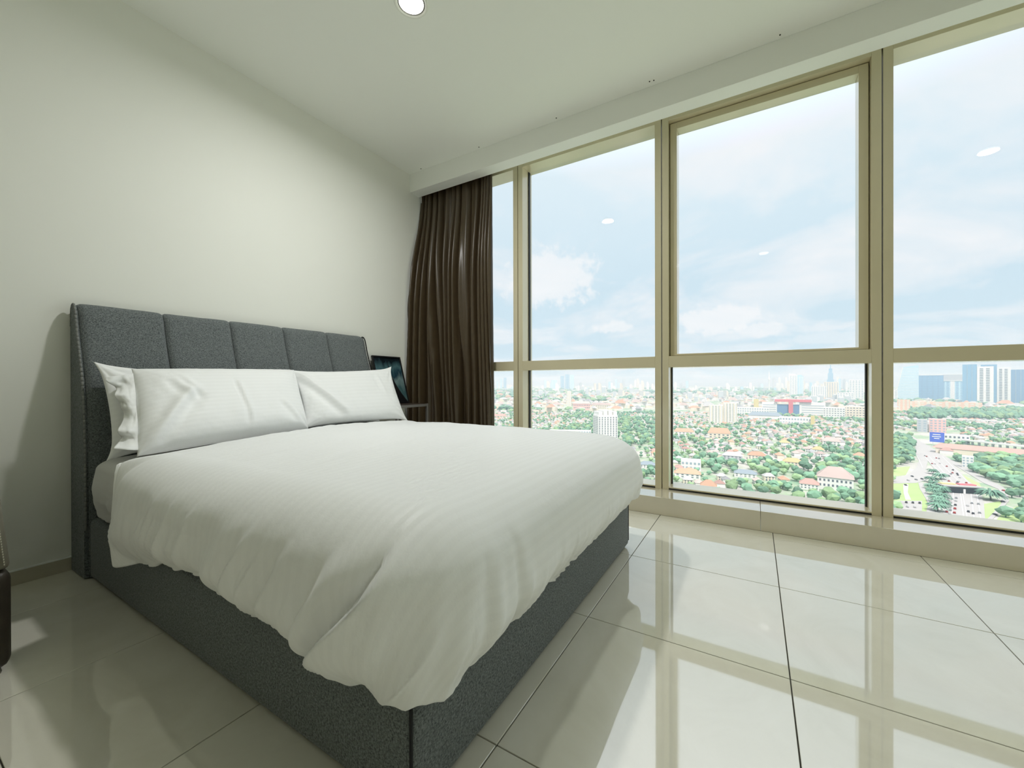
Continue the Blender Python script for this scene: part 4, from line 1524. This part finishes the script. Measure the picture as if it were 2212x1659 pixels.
# skyline: many more hazy towers and blocks, each on its own
sk_meshes = []
for i in range(6):
    bm = bmesh.new()
    w, d = 1.0, .8
    add_box(bm, -.5, .5, -.4, .4, 0, 1)
    if i % 2:
        add_box(bm, -.25, .2, -.25, .25, 1, 1.06)
    if i % 3 == 1:
        add_box(bm, .5, .85, -.35, .3, 0, .82)
    me = bpy.data.meshes.new('skyline_tower')
    bm.to_mesh(me)
    bm.free()
    me.materials.append(K[('white', 'white', 'paleblue', 'grey', 'cream', 'white')[i]])
    sk_meshes.append(me)
rib_me = None
bm = bmesh.new()
for i in range(5):
    add_box(bm, -.46 + i * .2, -.36 + i * .2, -.43, -.39, .03, .96)
rib_me = bpy.data.meshes.new('window_strips')
bm.to_mesh(rib_me)
bm.free()
rib_me.materials.append(K['pane'])
R3 = random.Random(4)
ORDL = ['first', 'second', 'third', 'fourth', 'fifth', 'sixth', 'seventh', 'eighth', 'ninth', 'tenth', 'eleventh', 'twelfth', 'thirteenth', 'fourteenth', 'fifteenth', 'sixteenth', 'seventeenth', 'eighteenth', 'nineteenth', 'twentieth']
ORDL += ['twenty-' + w_ for w_ in ORDL[:9]] + ['thirtieth'] + ['thirty-' + w_ for w_ in ORDL[:9]]
bands = ((1066, 1115, 9, (836, 846), (3, 12), 'in the narrow pane by the curtain'), (1150, 1206, 9, (837, 848), (4, 14), 'left of the blue trio'), (1242, 1416, 34, (837, 849), (4, 18), 'right of the blue trio'), (1456, 1655, 32, (838, 851), (4, 17), 'left of the telecom tower'),
         (1668, 1786, 26, (838, 853), (6, 28), 'between telecom tower and tallest skyscraper'), (1802, 1866, 13, (838, 853), (6, 26), 'right of the tallest skyscraper'), (1928, 2212, 26, (836, 850), (5, 20), 'behind the blue towers'))
for (xa, xb, n, yb_, hh, wh) in bands:
    for i in range(n):
        x = xa + (xb - xa) * (i + .5 + R3.uniform(-.12, .12)) / n
        yb = R3.uniform(*yb_)
        hp_ = 1.25 * (hh[0] + (hh[1] - hh[0]) * R3.random() ** 1.7)
        wp = min(R3.uniform(3.5, 9) if hp_ > 10 else R3.uniform(5, 14), .85 * (xb - xa) / n)
        root, k = place('skyline_tower', 'hazy skyline block, %s from the left, %s' % (ORDL[i], wh), 'tower', x - wp / 2, x + wp / 2, yb, 'skyline blocks ' + wh, R3.uniform(-.5, .5))
        me = R3.choice(sk_meshes)
        b_ = bpy.data.objects.new('body', me)
        link(b_, root)
        b_.scale = (wp * k, min(wp, 6) * k, hp_ * k)
        if wp > 6:
            c_ = bpy.data.objects.new('window_strips', rib_me)
            link(c_, root)
            c_.scale = b_.scale

# white blocks of the middle distance, between the suburb and the skyline
for (xa, xb, n, yb_, hh, wh) in ((1240, 1415, 15, (846, 858), (7, 16), 'behind the pink terraces'), (1458, 1652, 15, (852, 868), (7, 15), 'behind the cream twin blocks'), (1738, 1866, 9, (868, 877), (9, 18), 'behind the red-fronted mall'), (1150, 1222, 6, (848, 862), (6, 12), 'left of the slim cream tower')):
    for i in range(n):
        x = xa + (xb - xa) * (i + .5 + R3.uniform(-.12, .12)) / n
        hp_ = R3.uniform(*hh)
        wp = min(R3.uniform(6, 13), .8 * (xb - xa) / n)
        root, k = place('city_block', 'white city block %s, %s from the left' % (wh, ORDL[i]), 'building', x - wp / 2, x + wp / 2, R3.uniform(*yb_), 'white blocks ' + wh, R3.uniform(-.4, .4))
        b_ = bpy.data.objects.new('body', sk_meshes[R3.choice((0, 1, 5, 4))])
        link(b_, root)
        b_.scale = (wp * k, min(wp, 7) * k, hp_ * k)
        c_ = bpy.data.objects.new('window_strips', rib_me)
        link(c_, root)
        c_.scale = b_.scale


# ---- trees and houses of the suburb
def crown_mesh(seed, flat=.8, sub=2):
    bm = bmesh.new()
    bmesh.ops.create_icosphere(bm, subdivisions=sub, radius=.5)
    for v in bm.verts:
        p = v.co.copy()
        v.co *= 1 + .38 * noise.noise(p * 3.1 + Vector((seed * 7.1, 0, 0))) + .2 * noise.noise(p * 7 + Vector((0, seed * 3.3, 0)))
        v.co.z = v.co.z * flat + .62
    add_tube(bm, (0, 0, 0), (0, 0, .4), .05, 5)
    me = bpy.data.meshes.new('tree')
    bm.to_mesh(me)
    bm.free()
    me.materials.append(K['tree2' if seed % 3 == 0 else 'tree'])
    return me


crowns = [crown_mesh(i) for i in range(6)]


def house_meshes(wall, roof):
    w, d, hw, h = 11, 9, 5.2, 8.6
    bm = bmesh.new()
    add_box(bm, -w / 2, w / 2, -d / 2, d / 2, 0, hw)
    a = bpy.data.meshes.new('house')
    bm.to_mesh(a)
    bm.free()
    a.materials.append(K[wall])
    bm = bmesh.new()
    w, d = w * 1.12, d * 1.15
    b4 = [bm.verts.new(p) for p in ((-w / 2, -d / 2, hw), (w / 2, -d / 2, hw), (w / 2, d / 2, hw), (-w / 2, d / 2, hw))]
    t2 = [bm.verts.new((-w * .18, 0, h)), bm.verts.new((w * .18, 0, h))]
    for f in ((b4[0], b4[1], t2[1], t2[0]), (b4[2], b4[3], t2[0], t2[1]), (b4[1], b4[2], t2[1]), (b4[3], b4[0], t2[0]), (b4[3], b4[2], b4[1], b4[0])):
        bm.faces.new(f)
    b = bpy.data.meshes.new('roof')
    bm.to_mesh(b)
    bm.free()
    b.materials.append(K[roof])
    bm = bmesh.new()
    for s in (-1, 1):
        for x in (-3.4, 0, 3.4):
            add_box(bm, x - .8, x + .8, s * 4.5 - .15, s * 4.5 + .15, 3, 4.4)
            add_box(bm, x - .9, x + .9, s * 4.5 - .15, s * 4.5 + .15, .3, 2.0)
    c = bpy.data.meshes.new('windows')
    bm.to_mesh(c)
    bm.free()
    c.materials.append(K['window'])
    return a, b, c


HOUSE = {r: house_meshes(wl, r) for wl, r in (('cream', 'r_orange'), ('white', 'r_red'), ('white', 'r_pink'), ('white', 'r_grey'), ('cream', 'r_white'))}
RNAME = {'r_orange': 'orange', 'r_red': 'red', 'r_pink': 'faded pink', 'r_grey': 'grey', 'r_white': 'white'}


def project(p):
    v = Vector(p) - Vector((0, 0, CAM_H))
    dz = v.dot(FX)
    return 1106 + FPX * v.dot(RX) / dz, 829.5 - FPX * v.dot(UX) / dz, dz


# keep-out plots round everything already built: the box each thing fills, in its own turn
keep = []
for o in list(COL.objects):
    if o.parent is None and o.location.z < -50 and o.get('category'):
        xs, ys_ = [], []
        for c in o.children:
            if c.type == 'MESH':
                for co in c.bound_box:
                    xs.append(co[0] * c.scale[0])
                    ys_.append(co[1] * c.scale[1])
        if xs:
            rz = o.rotation_euler.z
            keep.append((o.location.x, o.location.y, math.cos(rz), math.sin(rz), min(xs), max(xs), min(ys_), max(ys_)))
keep = np.array(keep)


def blocked(x, y, r):
    dx, dy = x - keep[:, 0], y - keep[:, 1]
    lx, ly = dx * keep[:, 2] + dy * keep[:, 3], -dx * keep[:, 3] + dy * keep[:, 2]
    return bool(np.any((lx > keep[:, 4] - r) & (lx < keep[:, 5] + r) & (ly > keep[:, 6] - r) & (ly < keep[:, 7] + r)))


def zone(px):
    return 'beside the curtain' if px < 1120 else 'seen through the second window' if px < 1430 else 'seen through the middle window' if px < 1900 else 'seen through the right window'


occ = {}


def claim(x, y, r_, tree=False):
    """book a round plot of ground; False when something stands there already"""
    i, j = int(x // 75), int(y // 75)
    for a in (i - 1, i, i + 1):
        for b_ in (j - 1, j, j + 1):
            for (x2, y2, r2, t2) in occ.get((a, b_), ()):
                if math.hypot(x - x2, y - y2) < (r_ + r2) * (.62 if tree and t2 else 1.0):
                    return False
    occ.setdefault((i, j), []).append((x, y, r_, tree))
    return True


ORD = ('nearest', 'second', 'third', 'fourth', 'fifth', 'sixth', 'seventh', 'eighth', 'ninth', 'tenth', 'eleventh', 'twelfth', 'thirteenth', 'fourteenth', 'fifteenth', 'sixteenth', 'seventeenth', 'eighteenth', 'nineteenth', 'twentieth')
MARKS = []
for o in COL.objects:
    if o.parent is None and o.location.z < -50 and o.get('category') and 'skyline' not in o.name and o.name.split('.')[0] in ('mansion', 'house', 'tower', 'apartment_block', 'shopping_mall', 'market_hall', 'long_hall', 'billboard', 'underpass', 'viaduct', 'school', 'terrace', 'office_block', 'car_deck'):
        MARKS.append((o.location.x, o.location.y, o['label']))
marks_used = {}


def by_landmark(x, y, what):
    """a label that tells a small thing by its rank from the closest named building"""
    for (mx, my, lab) in sorted(MARKS, key=lambda m: math.hypot(m[0] - x, m[1] - y)):
        short = lab.split(',')[0]
        words_ = short.split()
        if len(words_) > 9:
            short = ' '.join(words_[:9])
            while short.split()[-1] in ('the', 'a', 'of', 'and', 'with', 'by', 'on', 'in', 'under', 'left', 'right', 'its', 'at', 'above', 'below', 'beside', 'behind', 'before', 'over', 'two'):
                short = ' '.join(short.split()[:-1])
        k_ = (what, short)
        n_ = marks_used.get(k_, 0)
        if n_ < len(ORD):
            marks_used[k_] = n_ + 1
            return '%s, %s from the %s' % (what, ORD[n_], short) if n_ else '%s nearest the %s' % (what, short)
    return what


gn = Noise2(90)
houses, trees = [], []
R4 = random.Random(9)
th = .28
ct, st_ = math.cos(th), math.sin(th)
for iu in range(-80, 190):
    for iv in range(-190, 190):
        u, v = iu * 13.5, iv * 11.5
        street = iv % 3 == 0
        u += R4.uniform(-3, 3)
        v += R4.uniform(-1.5, 1.5)
        x, y = u * ct - v * st_, u * st_ + v * ct
        if x < 150:
            continue
        px, py, dz = project((x, y, GZ))
        if dz < 190 or dz > 1650 or px < 150 or px > 3200 or (1925 < px < 2290 and (py > 985 or (py > 930 and px < 2075) or py > 962)):
            continue
        g = float(gn.fbm(np.array(x / 170.), np.array(y / 170.), 3))
        near_edge = 1052 < py < 1120 and 1540 < px < 2300
        r = R4.random()
        if street and not near_edge:
            if r < .22 and claim(x, y, 4, True):
                trees.append((x, y, R4.uniform(5, 8), dz, px))
            continue
        if blocked(x, y, 7.5):
            continue
        if near_edge or g > .16 or (px < 1420 and g > .02):
            s = R4.uniform(8, 13)
            x += R4.uniform(-7, 7)
            y += R4.uniform(-7, 7)
            if r < .9 and claim(x, y, s * .55, True):
                trees.append((x, y, s, dz, px))
        elif r < .56:
            if not claim(x, y, 7.4):
                continue
            houses.append((x, y, th + (math.pi / 2 if R4.random() < .2 else 0), R4.uniform(.85, 1.1), dz, px, R4.choices(['r_orange', 'r_red', 'r_pink', 'r_grey', 'r_white'], (13, 10, 22, 22, 40))[0]))
        elif r < .9:
            s = R4.uniform(6, 10)
            if claim(x, y, s * .55, True):
                trees.append((x, y, s, dz, px))


def in_poly(x, y, poly):
    c = False
    for i in range(len(poly)):
        (x0, y0), (x1, y1) = poly[i - 1], poly[i]
        if (y0 > y) != (y1 > y) and x < (x1 - x0) * (y - y0) / (y1 - y0) + x0:
            c = not c
    return c


# woods beside the expressway: filled on the ground at their true spacing
for poly, step, size in (([(1400, 400), (2300, 340), (2300, 830), (1950, 830), (1660, 670), (1390, 555)], 10, (9, 15)), ([(180, 40), (470, 40), (530, 180), (500, 430), (180, 480)], 11, (9, 14)), ([(1900, 1260), (2300, 1020), (2300, 1420)], 9, (7, 11)),
                         ([(170, 780), (250, 800), (270, 1000), (180, 1010)], 9, (6, 9)), ([(1960, 830), (2300, 850), (2250, 1000), (2020, 1000)], 12, (7, 11)), ([(700, 300), (1050, 120), (1600, 300), (1330, 330)], 22, (7, 10)), ([(1150, 300), (1290, 380), (1300, 470), (1180, 420)], 9, (7, 10))):
    poly = cp(poly)
    g = [gp(*p) for p in poly]
    x0, x1, y0, y1 = min(p.x for p in g), max(p.x for p in g), min(p.y for p in g), max(p.y for p in g)
    gpoly = [(p.x, p.y) for p in g]
    x = x0
    while x < x1:
        y = y0
        while y < y1:
            xx, yy2 = x + R4.uniform(-3, 3), y + R4.uniform(-3, 3)
            if in_poly(xx, yy2, gpoly) and not blocked(xx, yy2, 7):
                px, py, dz = project((xx, yy2, GZ))
                s = R4.uniform(*size)
                if claim(xx, yy2, s * .6, True):
                    trees.append((xx, yy2, s, dz, px))
            y += step
        x += step

def out_of_view(px, dz):
    py = 829.5 + 124.2 * FPX / dz
    return not (1062 < px < 2212 and py < (935 if px < 1290 else 1000 if px < 1360 else 1090 if px < 1880 else 1130))


trees = [t for t in trees if not blocked(t[0], t[1], t[2] * .8)]
houses.sort(key=lambda a: (out_of_view(a[5], a[4]), a[4]))
trees.sort(key=lambda a: (out_of_view(a[4], a[3]), a[3]))
lab_jobs = []
for (x, y, rz, s, dz, px, rf) in houses[:300]:
    a, b_, c = HOUSE[rf]
    zn = zone(px)
    o = bpy.data.objects.new('house', a)
    link(o)
    o.location = (x, y, GZ)
    o.rotation_euler = (0, 0, rz)
    o.scale = (s, s, s)
    lab_jobs.append((o, 'small %s-roofed house' % RNAME[rf], 'house', '%s-roofed houses of the suburb' % RNAME[rf]))
    for nm, me in (('roof', b_), ('windows', c)):
        r_ = bpy.data.objects.new(nm, me)
        link(r_, o)
        if nm == 'windows':
            r_['kind'] = 'stuff'
for (x, y, s, dz, px) in trees[:300]:
    me = R4.choice(crowns)
    o = bpy.data.objects.new('tree', me)
    link(o)
    o.location = (x, y, GZ)
    o.rotation_euler = (0, 0, R4.uniform(0, 6.28))
    o.scale = (s, s, s * R4.uniform(.8, 1.1))
    zn = zone(px)
    pale = 'pale' if me.materials[0].name.startswith('pale') else 'dark'
    lab_jobs.append((o, '%s green tree' % pale, 'tree', '%s green trees of the town' % pale))


def dist_mark(o):
    return min(math.hypot(m[0] - o.location.x, m[1] - o.location.y) for m in MARKS)


for (o, what, cat, grp) in sorted(lab_jobs, key=lambda j: dist_mark(j[0])):
    tag(o, by_landmark(o.location.x, o.location.y, what), cat, grp)


def joined(name, items, label):
    """the rest, past the nearest 300: one mesh, one stuff object. items: (mesh, loc, rz, scale)"""
    V, F, MI, mats, off = [], [], [], [], 0
    cache = {}
    for me, loc, rz, s in items:
        if me.name not in cache:
            co = np.empty(len(me.vertices) * 3)
            me.vertices.foreach_get('co', co)
            m_ = me.materials[0]
            if m_ not in mats:
                mats.append(m_)
            cache[me.name] = (co.reshape(-1, 3), [tuple(p.vertices) for p in me.polygons], mats.index(m_))
        co, fs, mi = cache[me.name]
        c, s_ = math.cos(rz), math.sin(rz)
        R_ = np.array([[c, -s_, 0], [s_, c, 0], [0, 0, 1]])
        V.append((co * np.array(s)) @ R_.T + np.array(loc))
        F += [tuple(i + off for i in f) for f in fs]
        MI += [mi] * len(fs)
        off += len(co)
    me = bpy.data.meshes.new(name)
    me.from_pydata(np.concatenate(V).tolist(), [], F)
    for m_ in mats:
        me.materials.append(m_)
    me.polygons.foreach_set('material_index', MI)
    o = bpy.data.objects.new(name, me)
    link(o)
    return tag(o, label, kind='stuff')


small = [crown_mesh(20 + i, .8, 1) for i in range(3)]
items = []
for (x, y, rz, s, dz, px, rf) in houses[300:]:
    for me in HOUSE[rf][:2]:
        items.append((me, (x, y, GZ), rz, (s, s, s)))
R5 = random.Random(77)
# farther out: roofs and low blocks thin into the haze
for i in range(2200):
    dz = 1500 * (4.2 ** R5.random())
    px = R5.uniform(1030, 2260) if i % 3 else R5.choice((R5.uniform(-300, 1030), R5.uniform(2260, 3400)))
    d = pix_dir(px, 829.5)
    p = d * dz
    s = R5.uniform(1.0, 2.6)
    if blocked(p.x, p.y, 12.5 * s) or not claim(p.x, p.y, 12.5 * s):
        continue
    rf = R5.choice(['r_pink', 'r_grey', 'r_white', 'r_white', 'r_white', 'r_orange'])
    for me in HOUSE[rf][:2]:
        items.append((me, (p.x, p.y, GZ), R5.uniform(0, 3), (s * 1.8, s, s * R5.uniform(.9, 2.0))))
joined('distant_houses', items, 'the farther roofs of the suburb, thinning into haze')
items = [(R5.choice(small), (x, y, GZ), R5.uniform(0, 6), (s, s, s)) for (x, y, s, dz, px) in trees[300:]]
wn2 = Noise2(123)
for i in range(9500):
    dz = 1450 * (5.0 ** R5.random())
    px = R5.uniform(1030, 2260) if i % 3 else R5.choice((R5.uniform(-300, 1030), R5.uniform(2260, 3400)))
    p = pix_dir(px, 829.5) * dz
    g = float(wn2.fbm(np.array(p.x / 700.), np.array(p.y / 700.), 2))
    s = R5.uniform(11, 20) * (1 + dz / 5000)
    if g < -.05 or blocked(p.x, p.y, s * 1.05) or not claim(p.x, p.y, s * 1.0, True):
        continue
    items.append((R5.choice(small), (p.x, p.y, GZ), R5.uniform(0, 6), (s * 1.5, s * 1.5, s)))
for i in range(420):     # wooded rise below the twin towers
    p = gp(R5.uniform(1962, 2212), R5.uniform(886, 908))
    s = R5.uniform(13, 21)
    if blocked(p.x, p.y, s * .65):
        continue
    items.append((R5.choice(small), (p.x, p.y, GZ), R5.uniform(0, 6), (s, s, s * 1.1)))
joined('distant_trees', items, 'the farther trees and woods of the town')


# palms beside the expressway
def palm_mesh(seed, fronds=64):
    r = random.Random(seed)
    bm = bmesh.new()
    for i in range(fronds):
        a = 2 * math.pi * i / fronds + r.uniform(-.1, .1)
        up = r.uniform(-.35, 1.15)
        L_ = r.uniform(.8, 1.05)
        d = Vector((math.cos(a), math.sin(a), 0))
        s = Vector((-d.y, d.x, 0))
        prev = None
        for t in np.linspace(0, 1, 6):
            c = d * (L_ * t) + Vector((0, 0, 1.0 + up * t - (.55 + up * .55) * t * t))
            wd = .085 * math.sin(math.pi * min(1, .12 + t * .86)) + .004
            cur = (bm.verts.new(c - s * wd - Vector((0, 0, .03))), bm.verts.new(c + Vector((0, 0, .02))), bm.verts.new(c + s * wd - Vector((0, 0, .03))))
            if prev:
                bm.faces.new((prev[0], cur[0], cur[1], prev[1]))
                bm.faces.new((prev[1], cur[1], cur[2], prev[2]))
            prev = cur
    me = bpy.data.meshes.new('fronds')
    bm.to_mesh(me)
    bm.free()
    me.materials.append(K['palm'])
    return me


palms = [palm_mesh(i) for i in range(3)]
bm = bmesh.new()
add_tube(bm, (0, 0, 0), (0, 0, 1.0), .06, 8, .04)
ptrunk = bpy.data.meshes.new('trunk')
bm.to_mesh(ptrunk)
bm.free()
ptrunk.materials.append(K['trunk'])
pl = [(820, 570, 7), (930, 650, 8), (800, 700, 7.5), (870, 780, 8), (940, 860, 8), (830, 890, 7.5), (960, 970, 8), (880, 1010, 7.5), (960, 1070, 7.5), (890, 1140, 8.5), (780, 800, 6.5)]
for i, (x, y, s) in enumerate(pl + [(1700, 970, 12)]):
    p = gp(*cp([(x, y + 25)])[0])
    big = s > 10
    root = empty('palm_tree', (p.x, p.y, GZ), R5.uniform(0, 6), label='big round palm clump beside the slip road bend' if big else 'palm tree, %s from the top of the row left of the underpass' % ORDL[i], cat='palm', group=None if big else 'palms left of the underpass')
    o = bpy.data.objects.new('fronds', palms[i % 3])
    link(o, root)
    o.scale = (s, s, s * .75)
    t = bpy.data.objects.new('trunk', ptrunk)
    link(t, root)
    t.scale = (s, s, s * .75)


# traffic
def car_mesh(m):
    bm = bmesh.new()
    add_box(bm, -2.2, 2.2, -.9, .9, .25, .85, .12, 1)
    add_box(bm, -1.2, 1.0, -.78, .78, .85, 1.42, .14, 1)
    for x in (-1.35, 1.35):
        add_tube(bm, (x, -.92, .32), (x, .92, .32), .32, 8)
    me = bpy.data.meshes.new('car')
    bm.to_mesh(me)
    bm.free()
    me.materials.append(K[m])
    return me


cars = {c: car_mesh('car_' + c) for c in ('white', 'dark', 'red', 'grey')}
cn_ = {'white': 'white', 'dark': 'black', 'red': 'red', 'grey': 'silver'}


car_n = {}


def put_car(x, y, dirn, colour, where):
    p = gp(*cp([(x, y)])[0])
    q = gp(*cp([(x + dirn[0], y + dirn[1])])[0])
    o = bpy.data.objects.new('car', cars[colour])
    link(o)
    o.location = (p.x, p.y, GZ + .45)
    o.rotation_euler = (0, 0, math.atan2(q.y - p.y, q.x - p.x))
    k_ = (colour, where)
    car_n[k_] = car_n.get(k_, 0) + 1
    tag(o, '%s car %s, %s of its colour there' % (cn_[colour], where, ORDL[car_n[k_] - 1]), 'car', '%s cars %s' % (cn_[colour], where))


R6 = random.Random(3)
for lane_x in (1060, 1115, 1180):
    y = 930
    while y < 1260:
        y += R6.uniform(38, 75)
        put_car(lane_x - (y - 930) * .12, y, (-5, 40), R6.choice(['white', 'white', 'dark', 'red', 'grey']), 'on the left lanes below the underpass')
for lane_x in (1330, 1400, 1500):
    y = 930
    while y < 1230:
        y += R6.uniform(90, 170)
        put_car(lane_x + (y - 930) * .12, y, (5, 40), R6.choice(['white', 'dark', 'grey']), 'on the right lanes below the underpass')
for i in range(22):
    t = R6.random()
    f = R6.uniform(.1, .8)
    x = 640 + 420 * t + f * (280 + 120 * t)
    y = 320 + 440 * t
    put_car(x, y, (40, 45), R6.choice(['white', 'white', 'dark', 'red', 'grey']), 'on the expressway above the underpass')
for x, y in ((310, 1045), (410, 1040), (510, 1045), (615, 1050), (330, 1100), (430, 1105), (540, 1110)):
    put_car(x, y, (8, 40), 'white' if y > 1060 else 'dark', 'in the little car park')
for x, y, c in ((500, 640, 'dark'), (650, 680, 'dark'), (400, 775, 'dark'), (560, 690, 'grey'), (440, 700, 'white'), (1890, 1030, 'dark'), (1770, 1230, 'dark'), (1900, 860, 'red')):
    put_car(x, y, (30, 12), c, 'on the slip roads')

# ---- haze over the land
hz = bpy.data.materials.new('humid_haze')
hz.use_nodes = True
nt = hz.node_tree
nt.nodes.clear()
vsn = N(nt, 'ShaderNodeVolumeScatter')
vsn.inputs['Color'].default_value = (.285, .375, .435, 1)
vsn.inputs['Density'].default_value = HAZE
vsn.inputs['Anisotropy'].default_value = 0.0
on = N(nt, 'ShaderNodeOutputMaterial')
nt.links.new(vsn.outputs[0], on.inputs['Volume'])
bm = bmesh.new()
add_box(bm, 120, 9500, -9000, 9000, GZ - 3, GZ + 260)
o = bm_obj('haze', bm, hz, kind='stuff', label='thin humid haze lying over the whole town')
